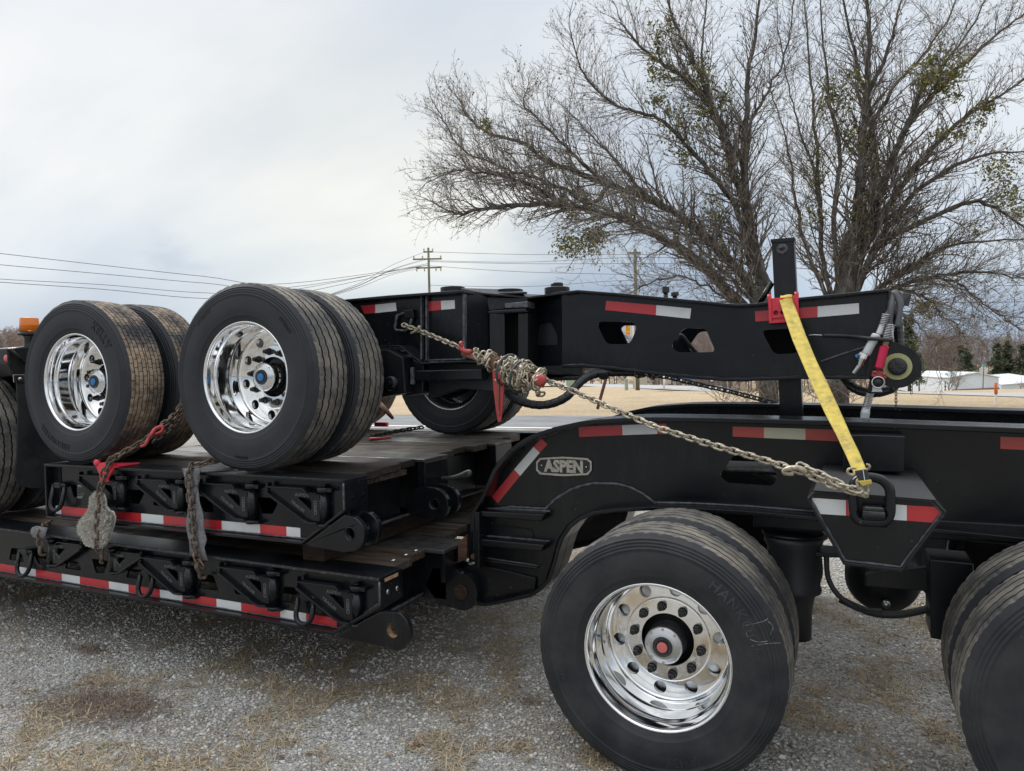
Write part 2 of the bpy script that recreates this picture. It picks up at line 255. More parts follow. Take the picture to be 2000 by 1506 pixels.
# ---------------------------------------------------------------- mesh builder
class MB:
    def __init__(s): s.v = []; s.f = []; s.sm = []
    def add(s, vs, fs, smooth=False):
        o = len(s.v); s.v += [tuple(a) for a in vs]; s.f += [tuple(o+i for i in f) for f in fs]; s.sm += [smooth]*len(fs); return s
    def box(s, x0, x1, y0, y1, z0, z1):
        vs = [(x, y, z) for x in (x0, x1) for y in (y0, y1) for z in (z0, z1)]
        return s.add(vs, [(0,1,3,2),(4,6,7,5),(0,4,5,1),(2,3,7,6),(0,2,6,4),(1,5,7,3)])
    def obox(s, c, ax, ay, az):      # centre and three half vectors
        c, ax, ay, az = map(Vector, (c, ax, ay, az))
        vs = [c+ax*i+ay*j+az*k for i in (-1,1) for j in (-1,1) for k in (-1,1)]
        return s.add(vs, [(0,1,3,2),(4,6,7,5),(0,4,5,1),(2,3,7,6),(0,2,6,4),(1,5,7,3)])
    def prism(s, poly, a, b, axis='Y', holes=()):
        loops = [list(poly)] + [list(h) for h in holes]
        mp = {'Y': lambda p, t: (p[0], t, p[1]), 'X': lambda p, t: (t, p[0], p[1]), 'Z': lambda p, t: (p[0], p[1], t)}[axis]
        flat = [p for l in loops for p in l]; n = len(flat)
        tr = tessellate_polygon([[Vector((p[0], p[1], 0)) for p in l] for l in loops])
        vs = [mp(p, a) for p in flat] + [mp(p, b) for p in flat]
        fs = [t for t in tr] + [tuple(n+i for i in reversed(t)) for t in tr]
        o = 0
        for l in loops:
            k = len(l)
            for i in range(k): fs.append((o+i, o+(i+1) % k, n+o+(i+1) % k, n+o+i))
            o += k
        return s.add(vs, fs)
    def slab(s, c4, t):              # four corners + thickness vector
        c4 = [Vector(c) for c in c4]; t = Vector(t); vs = c4 + [c+t for c in c4]; k = len(c4)
        return s.add(vs, [tuple(range(k)), tuple(range(2*k-1, k-1, -1))] + [(i, (i+1) % k, k+(i+1) % k, k+i) for i in range(k)])
    def strip(s, path, y0, y1, t, up=1):   # plate following a path in XZ, offset by t
        n = len(path); off = []
        for i in range(n):
            a = Vector(path[max(i-1, 0)]); b = Vector(path[min(i+1, n-1)]); d = (b-a).normalized(); nn = Vector((-d.y, d.x))*up
            off.append((path[i][0]+nn.x*t, path[i][1]+nn.y*t))
        vs = [(p[0], y, p[1]) for y in (y0, y1) for p in list(path)+off]; fs = []
        m_ = 2*n
        for i in range(n-1):
            fs += [(i, i+1, m_+i+1, m_+i), (n+i, m_+n+i, m_+n+i+1, n+i+1), (i, n+i, n+i+1, i+1), (m_+i, m_+i+1, m_+n+i+1, m_+n+i)]
        fs += [(0, m_, m_+n, n), (n-1, 2*n-1, m_+2*n-1, m_+n-1)]
        return s.add(vs, fs)
    def tube(s, pts, r, n=8, cap=True, closed=False, smooth=True, flat=None):
        pts = [Vector(p) for p in pts]; m_ = len(pts); rs = r if isinstance(r, (list, tuple)) else [r]*m_
        vs = []; fs = []; t0 = None; nrm_ = None
        for i in range(m_):
            if closed: t = (pts[(i+1) % m_]-pts[i-1]).normalized()
            else: t = (pts[min(i+1, m_-1)]-pts[max(i-1, 0)]).normalized()
            if nrm_ is None:
                a = Vector((0,0,1)) if abs(t.z) < .9 else Vector((0,1,0)); nrm_ = (a - t*a.dot(t)).normalized()
            else:
                nrm_ = (nrm_ - t*nrm_.dot(t)).normalized()
            bn = t.cross(nrm_)
            for k in range(n):
                an = 2*math.pi*k/n; vs.append(pts[i] + (nrm_*math.cos(an) + bn*math.sin(an))*rs[i])
        for i in range(m_ if closed else m_-1):
            j = (i+1) % m_
            for k in range(n): fs.append((i*n+k, i*n+(k+1) % n, j*n+(k+1) % n, j*n+k))
        if cap and not closed: fs += [tuple(range(n-1, -1, -1)), tuple((m_-1)*n+k for k in range(n))]
        return s.add(vs, fs, smooth)
    def lathe(s, prof, c=(0,0,0), axis='Y', n=48, smooth=True, closed=False, caps=True):
        c = Vector(c); vs = []; fs = []; m_ = len(prof)
        for i, (a, r) in enumerate(prof):
            for k in range(n):
                t = 2*math.pi*k/n; q = {'Y': (r*math.cos(t), a, r*math.sin(t)), 'Z': (r*math.cos(t), r*math.sin(t), a), 'X': (a, r*math.cos(t), r*math.sin(t))}[axis]
                vs.append(c+Vector(q))
        for i in range(m_ if closed else m_-1):
            j = (i+1) % m_
            for k in range(n): fs.append((i*n+k, i*n+(k+1) % n, j*n+(k+1) % n, j*n+k))
        if caps and not closed: fs += [tuple(range(n)), tuple((m_-1)*n+k for k in range(n))]
        return s.add(vs, fs, smooth)
    def cyl(s, a, b, r, n=16): return s.tube([a, b], r, n, smooth=False)
    def mesh(s, name, recalc=True):
        me = bpy.data.meshes.new(name); me.from_pydata(s.v, [], s.f); me.polygons.foreach_set('use_smooth', s.sm); me.update()
        if recalc:
            bm = bmesh.new(); bm.from_mesh(me); bmesh.ops.recalc_face_normals(bm, faces=bm.faces); bm.to_mesh(me); bm.free()
        return me

def place(o, parent, wl=False):
    if parent is not None:
        o.parent = parent
        if wl: o.matrix_parent_inverse = Matrix.Translation(-parent.location)
def build(name, mb, mat, parent=None, bevel=0, kind=None, label=None, wl=True, angle=None):
    me = mb if isinstance(mb, bpy.types.Mesh) else mb.mesh(name)
    if mat and not me.materials: me.materials.append(M(mat) if isinstance(mat, str) else mat)
    o = bpy.data.objects.new(name, me); COL.objects.link(o); place(o, parent, wl)
    if bevel:
        b = o.modifiers.new('edge', 'BEVEL'); b.width = bevel; b.segments = 2; b.limit_method = 'ANGLE'; b.angle_limit = R(35); b.harden_normals = False
    if kind: o['kind'] = kind
    if label: o['label'] = label
    return o
def thing(name, label, cat, loc=(0,0,0), group=None):
    o = bpy.data.objects.new(name, None); COL.objects.link(o); o.location = loc; o.empty_display_size = .1
    o['label'] = label; o['category'] = cat
    if group: o['group'] = group
    return o
def tag(o, label, cat, group=None):
    o['label'] = label; o['category'] = cat
    if group: o['group'] = group
    return o
def raw_mesh(name, verts, faces, mat, smooth=False):
    me = bpy.data.meshes.new(name); nv = len(verts); nf, k = faces.shape
    me.vertices.add(nv); me.vertices.foreach_set('co', verts.astype(np.float32).ravel())
    me.loops.add(nf*k); me.loops.foreach_set('vertex_index', faces.astype(np.int32).ravel())
    me.polygons.add(nf); me.polygons.foreach_set('loop_start', np.arange(0, nf*k, k, dtype=np.int32)); me.polygons.foreach_set('loop_total', np.full(nf, k, dtype=np.int32))
    if smooth: me.polygons.foreach_set('use_smooth', np.ones(nf, dtype=bool))
    me.update(calc_edges=True); me.materials.append(M(mat)); return me
def arc(cx, cz, r, a0, a1, n): return [(cx+r*math.cos(R(a0+(a1-a0)*i/n)), cz+r*math.sin(R(a0+(a1-a0)*i/n))) for i in range(n+1)]
def circle(cx, cz, r, n=24): return [(cx+r*math.cos(2*math.pi*i/n), cz+r*math.sin(2*math.pi*i/n)) for i in range(n)]
def rounded(poly, rad, n=4):
    out = []; k = len(poly)
    for i in range(k):
        p = Vector(poly[i]); a = Vector(poly[i-1]); b = Vector(poly[(i+1) % k]); da = (a-p); db = (b-p)
        r_ = min(rad, da.length*.45, db.length*.45); p0 = p+da.normalized()*r_; p1 = p+db.normalized()*r_
        for j in range(n+1):
            t = j/n; out.append(tuple(p0*(1-t)**2 + p*2*t*(1-t) + p1*t*t))
    return out
def smooth_path(pts, sub=6):
    pts = [Vector(p) for p in pts]; out = []
    for i in range(len(pts)-1):
        p0 = pts[max(i-1,0)]; p1 = pts[i]; p2 = pts[i+1]; p3 = pts[min(i+2, len(pts)-1)]
        for j in range(sub):
            t = j/sub; out.append(.5*((2*p1) + (p2-p0)*t + (2*p0-5*p1+4*p2-p3)*t*t + (3*p1-p0-3*p2+p3)*t**3))
    out.append(pts[-1]); return out
def weld(path, r=.0065, parent=None, name='weld_bead'):
    pts = [Vector(p) for p in path]; out = []
    for i in range(len(pts)-1):
        d = (pts[i+1]-pts[i]).length; k = max(1, int(d/.03))
        for j in range(k): out.append(pts[i].lerp(pts[i+1], j/k))
    out.append(pts[-1])
    mb = MB(); mb.tube(out, [r*random.uniform(.8, 1.25) for _ in out], 6)
    return build(name, mb, 'weld', parent)
def text_mesh(txt, size, ext=.002, space=1.0, bold=0, shear=0):
    c = bpy.data.curves.new('lettering', 'FONT'); c.body = txt; c.size = size; c.extrude = ext; c.space_character = space; c.offset = bold; c.shear = shear
    c.align_x = 'CENTER'; c.align_y = 'CENTER'; c.resolution_u = 2
    o = bpy.data.objects.new('lettering', c); COL.objects.link(o); bpy.context.view_layer.update()
    dg = bpy.context.evaluated_depsgraph_get(); me = bpy.data.meshes.new_from_object(o.evaluated_get(dg)); bpy.data.objects.remove(o); bpy.data.curves.remove(c)
    return me
def text_obj(name, txt, size, origin, ux, uy, mat, parent, ext=.002, sx=1.0, bold=0, space=1.0, label=None):
    me = text_mesh(txt, size, ext, space, bold); ux = Vector(ux).normalized(); uy = Vector(uy).normalized(); uz = ux.cross(uy); o_ = Vector(origin)
    for v in me.vertices: v.co = o_ + ux*v.co.x*sx + uy*v.co.y + uz*v.co.z
    return build(name, me, mat, parent, label=label)
def arc_text(name, txt, size, rad, mid_deg, y, mat, parent, ext=.0022, slope=0, bold=.001, space=1.1):
    # letters standing on a wheel sidewall (local wheel space, outer face towards -Y), running clockwise as seen
    me = text_mesh(txt, size, ext, space, bold)
    for v in me.vertices:
        a = R(mid_deg) - v.co.x/rad; r_ = rad + v.co.y; yy = y(r_) if callable(y) else y
        z = v.co.z; v.co = (r_*math.cos(a), yy - z, r_*math.sin(a))
    o = build(name, me, mat, parent, wl=False); return o

# ---------------------------------------------------------------- wheels (local space: axle along Y, outer face at y = 0 towards -Y)
def side_prof():      # outer sidewall from bead to shoulder
    return [(.010,.288),(.004,.298),(-.006,.308),(-.010,.316),(-.016,.330),(-.0185,.331),(-.019,.336),(-.0205,.342),(-.026,.362),(-.0275,.372),(-.0280,.390),(-.0275,.412),(-.0262,.430),(-.0245,.443),(-.026,.444),(-.0255,.449),(-.0222,.4505),(-.0205,.457),(-.0225,.458),(-.0215,.462),(-.0190,.4635),(-.0175,.469),(-.0192,.470),(-.0180,.4745),(-.0150,.476),(-.0125,.482),(-.0140,.483),(-.0125,.487),(-.010,.4885),(-.004,.4985),(.002,.5045)]
def tyre_mesh(name, kind):
    W_ = .23; sp = side_prof(); cols = []   # (y, r, type, rib index)
    if kind == 'rib': gy = [.040, .088, .142, .190]; gw = .0055; nrib = 5
    else: gy = [.026, .052, .080, .108, .122, .150, .178, .204]; gw = .0022; nrib = 9
    ty = [.004]
    for g in gy: ty += [g-gw, g+gw]
    ty += [W_-.004]
    rr = lambda y: .5115 - .35*((y-W_/2)**2)
    prof = [(y, r, 's', -1) for y, r in sp]
    for i in range(nrib):
        a, b = ty[2*i], ty[2*i+1]
        if i > 0: prof.append((a, rr(a)-(.014 if kind == 'rib' else .010), 'g', -1))
        prof.append((a, rr(a), 't', i)); prof.append((a+.0012, rr(a)+.0012, 't', i)); prof.append((b-.0012, rr(b)+.0012, 't', i)); prof.append((b, rr(b), 't', i))
        if i < nrib-1: prof.append((b, rr(b)-(.014 if kind == 'rib' else .010), 'g', -1))
    prof += [(W_-y, r, 's', -1) for y, r in reversed(sp)]
    if kind == 'rib':
        n = 216; ang = np.arange(n)/n*2*np.pi; low = None
    else:
        pit = 62; fr = [0, .015, .07, .085, .5, .515, .57, .585]; ang = np.array([(p+f)/pit for p in range(pit) for f in fr])*2*np.pi; n = len(ang)
    m_ = len(prof); v = np.zeros((m_, n, 3))
    for i, (y, r, t, ri) in enumerate(prof):
        rv = np.full(n, r); yv = np.full(n, y)
        if kind == 'rib':
            if t in 'tg' and .02 < y < .21: yv = yv + .0028*np.sign(np.sin(ang*54)+.001)
            if t == 't' and (y < .01 or y > .22): rv = rv - .004*((np.arange(n) % 4) == 0)     # shoulder nicks
        elif t == 't':
            ph = 0 if ri % 2 == 0 else 4; idx = np.arange(n) % 8; rv = rv - .008*((idx == ph+1) | (idx == ph+2)); rv = rv + .0016*np.sin(ang*7+ri)*0
        if kind == 'lug' and t == 't': yv = yv + .0012*np.sin(ang*31)
        v[i,:,0] = rv*np.cos(ang); v[i,:,1] = yv; v[i,:,2] = rv*np.sin(ang)
    I, K = np.meshgrid(np.arange(m_-1), np.arange(n), indexing='ij'); K2 = (K+1) % n
    f = np.stack([I*n+K, I*n+K2, (I+1)*n+K2, (I+1)*n+K], -1).reshape(-1, 4)[:, ::-1]
    me = raw_mesh(name, v.reshape(-1, 3), f, 'tyre_rubber', smooth=True)
    tr = 'muddy_tread' if kind == 'lug' else 'tread_rubber'; me.materials.append(M(tr)); me.materials.append(M('tyre_rubber'))
    tt = [p[2] for p in prof]; mi = []
    for i in range(m_-1):
        k = 1 if (tt[i] == 't' and tt[i+1] == 't') else (2 if 't' in (tt[i], tt[i+1]) or 'g' in (tt[i], tt[i+1]) else 0)
        if kind == 'lug' and tt[i] == 's' and tt[i+1] == 's' and False: k = 1
        mi += [k]*n
    me.polygons.foreach_set('material_index', np.array(mi, dtype=np.int32))
    sm = np.repeat(np.array([tt[i] == 's' and tt[i+1] == 's' for i in range(m_-1)]), n); me.polygons.foreach_set('use_smooth', sm); me.update(); return me
TY = {'rib': tyre_mesh('tyre_rib', 'rib'), 'lug': tyre_mesh('tyre_lug', 'lug')}
TYD = TY['rib'].copy(); TYD.materials[0] = M('dusty_rubber'); TY['dusty'] = TYD
def sidewall_y(r):
    sp = side_prof(); a = [p[1] for p in sp]; b = [p[0] for p in sp]; return float(np.interp(r, a, b)) + .0005
def rim_mesh():
    mb = MB()
    mb.lathe([(.004,.3045),(-.003,.304),(-.006,.300),(-.004,.295),(.003,.2905),(.014,.2880),(.020,.2872),(.024,.2860),(.046,.2840),(.052,.2825),(.058,.2790),(.066,.2755),(.076,.2745),(.128,.2735),(.134,.2720),(.140,.2690),(.150,.2680),(.196,.2675),(.206,.2665),(.214,.2645),(.220,.2600),(.2225,.2540)], n=96, caps=False)
    mb.lathe([(.2225,.2540),(.2235,.2500)], n=96, caps=False)
    mb.prism(circle(0,0,.2505,96), .2235, .2455, 'Y', [circle(.2185*math.cos(R(18+36*k)), .2185*math.sin(R(18+36*k)), .0275, 28) for k in range(10)] + [circle(0,0,.160,72)])
    mb.lathe([(.2237,.1835),(.2205,.1825),(.2165,.1810),(.2145,.1785),(.214,.1755)], n=96, caps=False)
    mb.prism(circle(0,0,.1758,96), .214, .24, 'Y', [circle(0,0,.1135,60)])
    
    return mb.mesh('rim')
RIM = rim_mesh(); RIM.materials.append(M('polished_aluminium'))
mb = MB(); mb.lathe([(.226,.2500),(.232,.262),(.235,.284),(.236,.30),(.232,.3045),(.225,.30)], n=72, caps=False); RIMB = mb.mesh('rim_barrel'); RIMB.materials.append(M('cast_aluminium'))
mb = MB(); mb.lathe([(0,.3045),(-.004,.30),(0,.293),(.02,.286),(.05,.283),(.07,.26),(.16,.255),(.18,.28),(.226,.29),(.232,.3045)], n=64, caps=False); mb.lathe([(-.060,.262),(-.074,.255),(-.076,.13)], n=48, caps=False); RIMI = mb.mesh('inner_rim'); RIMI.materials.append(M('cast_aluminium'))
def hub_mesh(dark):
    mb = MB(); mb.lathe([(.262,.1113),(.258,.106),(.252,.088),(.225,.083),(.222,.080)], n=48, caps=False); mb.lathe([(.262,.1113),(.30,.1113)], n=48, caps=False)
    return mb.mesh('hub')
HUBB = hub_mesh(True); HUBB.materials.append(M('black_plastic'))
mb = MB(); mb.lathe([(.228,.082),(.222,.083),(.185,.076),(.150,.074),(.147,.079),(.140,.080),(.136,.078),(.133,.070),(.128,.058),(.123,.047)], n=48, caps=True)
for k in range(8):
    a = R(45*k+10); mb.lathe([(.137,.0065),(.131,.0065)], c=(.069*math.cos(a), 0, .069*math.sin(a)), n=6, smooth=False)
HUBC = mb.mesh('hub_cap'); HUBC.materials.append(M('cast_aluminium'))
HUBS = HUBC.copy(); HUBS.materials[0] = M('bright_steel')
mb = MB(); mb.lathe([(.124,.043),(.117,.041),(.116,.028),(.120,.026)], n=36, caps=True); RINGD = mb.mesh('cap_ring'); RINGD.materials.append(M('greased_pin'))
mb = MB(); mb.lathe([(.121,.0235),(.113,.022),(.111,.019),(.110,.006),(.111,0.001)], n=28, caps=True)
CAPB = mb.mesh('cap_plug'); CAPR = CAPB.copy(); CAPB.materials.append(M('blue_cap')); CAPR.materials.append(M('red_cap'))
mb = MB(); mb.lathe([(.216,.0205),(.209,.0205)], n=20, smooth=False); mb.lathe([(.209,.0175),(.190,.0165)], n=6, smooth=False); mb.lathe([(.19,.0115),(.172,.0112),(.170,.009)], n=12, smooth=False)
NUT = mb.mesh('lug_nut'); NUT.materials.append(M('black_plastic'))
mb = MB(); mb.lathe([(.335,.165),(.345,.17),(.56,.21),(.60,.19)], n=40); DRUM = mb.mesh('brake_drum'); DRUM.materials.append(M('void_shade_black'))
mb = MB(); mb.tube([(.0,.20,.0),(0,.15,0),(0,.125,.006)], [.0045,.0045,.003], 8); mb.cyl((0,.122,.007),(0,.112,.009),.005); VALVE = mb.mesh('valve_stem'); VALVE.materials.append(M('zinc'))
def wheel(parent, X, Y, Z, kind='rib', spin=0, far=False, cap='blue', inner_kind=None, inner_dy=.325, letters=(), outer=True):
    rz = math.pi if far else 0
    def mesh_at(nm, me, par, loc, rot=(0,0,0), wl=False):
        o = build(nm, me, None, par, wl=wl); o.location = loc; o.rotation_euler = rot; return o
    t = mesh_at('tyre', TY[kind], parent, (X, Y, Z), (0, 0, rz), True); t.rotation_mode = 'XYZ'
    sp = R(spin)
    mesh_at('rim', RIM, t, (0,0,0), (0, sp, 0)); mesh_at('rim_barrel', RIMB, t, (0,0,0)); mesh_at('hub', HUBB, t, (0,0,0)); mesh_at('hub_cap', HUBS if cap == 'blue' else HUBC, t, (0,0,0), (0, sp, 0)); mesh_at('cap_ring', RINGD, t, (0,0,0)); mesh_at('cap_plug', CAPB if cap == 'blue' else CAPR, t, (0,0,0))
    for k in range(10):
        a = R(36*k) + 0; r_ = .1455; ang = a - sp
        mesh_at('lug_nut', NUT, t, (r_*math.cos(ang), 0, r_*math.sin(ang)))
    a = R(18) - sp; mesh_at('valve_stem', VALVE, t, (.235*math.cos(a), .020, .235*math.sin(a)))
    mesh_at('brake_drum', DRUM, t, (0,0,0))
    for (s_, size, rad, mid, ext) in letters:
        arc_text('sidewall_lettering', s_, size, rad, mid, lambda r_: sidewall_y(r_)-.0012, 'faint_lettering' if kind == 'dusty' else 'lettering_rubber', t, ext)
    t2 = mesh_at('tyre', TY[inner_kind or ('rib' if kind != 'lug' else 'lug')], parent, (X, Y + (-inner_dy if far else inner_dy), Z), (0, R(7), rz), True)
    mesh_at('rim', RIMI, t2, (0,0,0))
    return t

# ---------------------------------------------------------------- shared fittings
PITCH_ = .031
def link_mesh(name, mat, Lh=.0165, Wd=.0115, r=.0046, n=20, m_=7):
    pts = []
    for i in range(n):
        a = 2*math.pi*i/n; x = Wd*math.cos(a); z = Wd*math.sin(a) + (Lh if math.sin(a) >= 0 else -Lh)*.62
        pts.append((z, x, 0))
    mb = MB(); mb.tube(pts, r, m_, closed=True); me = mb.mesh(name); me.materials.append(M(mat)); return me
def chain(parent, path, me, pitch=PITCH_, twist0=0, name='chain_link', scale=1.0, wob=.10):
    pts = [Vector(p) for p in path]; seg = [(pts[i+1]-pts[i]).length for i in range(len(pts)-1)]; tot = sum(seg); k = int(tot/(pitch*scale)); out = []
    def at(s_):
        for i, l in enumerate(seg):
            if s_ <= l or i == len(seg)-1: return pts[i].lerp(pts[i+1], s_/l if l else 0), (pts[i+1]-pts[i]).normalized()
            s_ -= l
    for i in range(k+1):
        p, d = at(min(tot, i*pitch*scale)); q = d.to_track_quat('X', 'Z'); o = bpy.data.objects.new(name, me); COL.objects.link(o)
        o.rotation_mode = 'QUATERNION'; from_roll = math.pi/4 + (math.pi/2 if i % 2 else 0) + random.uniform(-wob, wob) + twist0
        from mathutils import Quaternion
        o.rotation_quaternion = q @ Quaternion((1,0,0), from_roll) @ Quaternion((0,0,1), random.uniform(-wob, wob)*.6); o.location = p; o.scale = (scale,)*3; place(o, parent, True); out.append(o)
    return out
LK = link_mesh('chain_link', 'chain_steel'); LKR = link_mesh('rusty_link', 'rusty_chain'); LKD = link_mesh('dark_link', 'dark_chain')

def dring(parent, X, Z, Y, w=.075, h=.16, lean=.03, rt=.0135, mat='black_paint'):
    # lashing ring hanging from a welded clip
    pts = smooth_path([], 1) if False else []
    top = Z+h*.5; bot = Z-h*.5; r_ = w*.5
    q = [(X-r_, top)] + [(X-r_, bot+r_)] + arc(X, bot+r_, r_, 180, 360, 10)[1:] + [(X+r_, top)]
    mb = MB(); mb.tube([(x, Y - lean*(top-z)/h, z) for x, z in q] , rt, 10); mb.tube([(X-r_-rt*.5, Y, top), (X+r_+rt*.5, Y, top)], rt*1.15, 10)
    o = build('lashing_ring', mb, mat, parent)
    mb = MB(); mb.box(X-r_*.55, X+r_*.55, Y-.018, Y+.05, top-.016, top+.020); build('ring_clip', mb, mat, parent, bevel=.005)
    return o
def bracket_meshes():
    # swing-out deck bracket, local: x along trailer, y outwards is -, hinge at x=0; arm points to -x
    w = .30; h = .205
    arm = [(-w,.075),(-.075,.075),(-.055,.050),(.012,.050),(.012,-.118),(-.05,-.118),(-.085,-.100),(-w,.035)]
    hole = [(-.125,.020),(-.045,.012),(-.045,-.055)]
    mb = MB(); mb.prism(arm, -.004, .010, 'Y', [rounded(hole, .008, 2)])
    mb.prism([(-w,.080),(-.075,.080),(-.053,.055),(.0,.055),(.0,.046),(-.058,.046),(-.078,.070),(-w,.070)], -.024, .012)
    mb.prism([(-w-.002,.046),(-w-.002,.030),(-.087,-.112),(-.052,-.130),(.0,-.130),(.0,-.118),(-.05,-.118),(-.085,-.100),(-w+.008,.046)], -.026, .014)
    mb.prism([(-w-.006,.098),(-w+.006,.098),(-w+.006,.030),(-w-.006,.030)], -.014, .014)
    plate = mb.mesh('swing_bracket')
    mb = MB(); mb.lathe([(-.128,.025),(.060,.025)], c=(.022,.012,0), axis='Z', n=24)
    mb.lathe([(.058,.031),(.062,.034),(.084,.034),(.088,.030)], c=(.022,.012,0), axis='Z', n=24)
    mb.lathe([(-.150,.030),(-.147,.034),(-.130,.034),(-.127,.030)], c=(.022,.012,0), axis='Z', n=24)
    mb.box(.022,.075,-.006,.05,.062,.084); mb.box(.022,.070,-.006,.05,-.149,-.131); mb.lathe([(.088,.014),(.100,.014)], c=(.022,.012,0), axis='Z', n=12)
    hinge = mb.mesh('bracket_hinge'); plate.materials.append(M('black_paint')); hinge.materials.append(M('black_paint')); return plate, hinge
BR, HG = bracket_meshes()
def br_text():
    mb = []
    for txt, size, org, rot in (("ASPEN", .026, (-.095,.035), 0), ("TRAILER", .024, (-.122,-.034), -37), ("C00823", .025, (-.018,-.035), 90)):
        me = text_mesh(txt, size, .0015, 1.1, .0006); c, s_ = math.cos(R(rot)), math.sin(R(rot))
        for v in me.vertices: x, y, z = v.co; v.co = (org[0]+c*x-s_*y, -.0045-z, org[1]+s_*x+c*y)
        me.materials.append(M('worn_highlit_lettering')); mb.append(me)
    return mb
BT = br_text()
def bracket(parent, X, Z, Y, mirror=False, s=1.0):
    o = build('swing_bracket', BR, None, parent); o.location = (X, Y, Z); o.scale = (s*(-1 if mirror else 1), s, s*.78)
    b = o.modifiers.new('edge', 'BEVEL'); b.width = .0045; b.segments = 2; b.limit_method = 'ANGLE'; b.angle_limit = R(40)
    h = build('bracket_hinge', HG, None, o, wl=False)
    for t, me in zip(('raised_lettering',)*3, BT):
        q = build(t, me, None, o, wl=False)
        if mirror:      # keep the words readable on the mirrored casting
            q.scale = (-1,1,1); q.location = (-.165 if me is not BT[2] else -.036, 0, 0); 
            if me is BT[1]: q.rotation_euler = (0, R(0), 0)
    return o
def tape_run(parent, Y, quads, th=.0012):
    # quads: list of (material, four photo corners on the plane Y)
    for mat, c in quads:
        pts = [V(x, y, Y) for x, y in c]; mb = MB(); mb.slab(pts, (0, th, 0)); build(mat if mat in ('red_tape','white_tape') else ('white_tape' if 'yellow' in mat else 'red_tape'), mb, mat, parent)
def tape_xz(parent, Y, z0, z1, xs, first='red', mats=('red_tape', 'white_tape'), slope=0):
    k = 0 if first == 'red' else 1
    for a, b in zip(xs[:-1], xs[1:]):
        mb = MB(); mb.slab([(a, Y, z0(a)), (b, Y, z0(b)), (b, Y, z1(b)), (a, Y, z1(a))], (0, .0012, 0)); build(mats[k % 2], mb, mats[k % 2], parent); k += 1

# ================================================================ LOWBOY TRAILER (lower deck + axle bogie)
CY = 1.43
TR = thing('lowboy_trailer', 'long black lowboy trailer with wooden lower deck, arched axle frame and wheels on the gravel', 'trailer', (-1.3, CY, 0))
zt = lambda x: .713 - .0083*(x+4.375); zb = lambda x: .378 - .0058*(x+4.395)
XL, XR = -9.0, -1.345
def web_hole(Y, pts, r=.012): return rounded(PL(Y, *pts), r, 3)
WY = .048
holes = [web_hole(WY, q) for q in ([(22,1070),(40,1072),(47,1098),(18,1093)], [(63,1076),(93,1079),(88,1103),(75,1102)], [(131,1095),(152,1097),(159,1114),(127,1110)], [(179,1091),(211,1095),(204,1120),(187,1119)],
     [(252,1110),(275,1113),(280,1132),(246,1128)], [(396,1121),(417,1124),(427,1154),(387,1149)], [(455,1133),(480,1137),(474,1163),(459,1160)], [(554,1145),(580,1148),(588,1181),(546,1174)])]
c0 = P(659, 1234, WY); c1 = P(745, 1187, WY)
mb = MB(); mb.prism([(XL, zb(XL)), (c0[0], c0[1]), (XR-.005, c1[1]), (XR-.005, zt(XR)-.01), (XL, zt(XL)-.01)], WY, WY+.012, 'Y', holes); build('side_beam_web', mb, 'black_paint', TR)
mb = MB(); mb.strip([(XL, zt(XL)), (XR, zt(XR))], 0, .20, -.018); build('top_flange', mb, 'old_black_paint', TR, bevel=.004)
mb = MB(); mb.strip([(XL, zt(XL)-.001), (XR, zt(XR)-.001)], -.0025, -.0003, -.012); build('chipped_edge', mb, 'chipped_edge', TR)
b0 = P(651, 1241, 0); b1 = P(748, 1190, 0)
mb = MB(); mb.strip([(XL, zb(XL)), (b0[0], b0[1]), (XR, b1[1])], 0, .20, .018, 1); build('bottom_flange', mb, 'black_paint', TR, bevel=.004)
mb = MB(); mb.box(XR-.012, XR, .012, .20, b1[1]+.004, zt(XR)-.0185); build('end_plate', mb, 'black_paint', TR, bevel=.003)
weld([(XR-.002, .004, b1[1]+.01), (XR-.002, .004, zt(XR)-.02)], .006, TR); weld([(b0[0], WY-.002, b0[1]+.022), (XR-.01, WY-.002, b1[1]+.022)], .005, TR); weld([(XL, WY-.002, zb(XL)+.02), (b0[0], WY-.002, b0[1]+.022)], .004, TR)
# bolt holes in the beam end
for y, z in ((.07, .60), (.15, .595)):
    mb = MB(); mb.lathe([(0,.013),(.002,.013)], c=(XR, y, z), axis='X', n=14); build('bolt_hole', mb, 'cast_aluminium' if y > .1 else 'zinc', TR)
mb = MB(); mb.box(XR-.002, XR+.0015, .045, .16, .655, .672); build('bare_patch', mb, 'clay', TR)
# ears
def ear(parent, cx, cz, r, hr, Y0, Y1, tail, name='hinge_ear', a0=-75, a1=75, pin=None):
    poly = arc(cx, cz, r, a0, a1, 16) + tail
    mb = MB(); mb.prism(poly, Y0, Y1, 'Y', [circle(cx, cz, hr, 24)]); o = build(name, mb, 'black_paint', parent, bevel=.004)
    mb = MB(); mb.lathe([(Y0-.001, hr+.004), (Y0-.004, hr), (Y1, hr*.97)], c=(cx, 0, cz), n=24, caps=False); build('ear_bushing', mb, 'old_black_paint', parent)
    return o
ex, ez = P(767, 1232, 0); tl = [P(742, 1195, 0), P(659, 1240, 0), P(664, 1246, 0), P(752, 1264, 0)]
ear(TR, ex, ez, .098, .034, .0, .035, tl, a1=70)
mb = MB(); mb.lathe([(.0,.033),(.034,.033)], c=(ex, 0, ez), n=24, caps=False); build('worn_bore', mb, 'clay', TR)
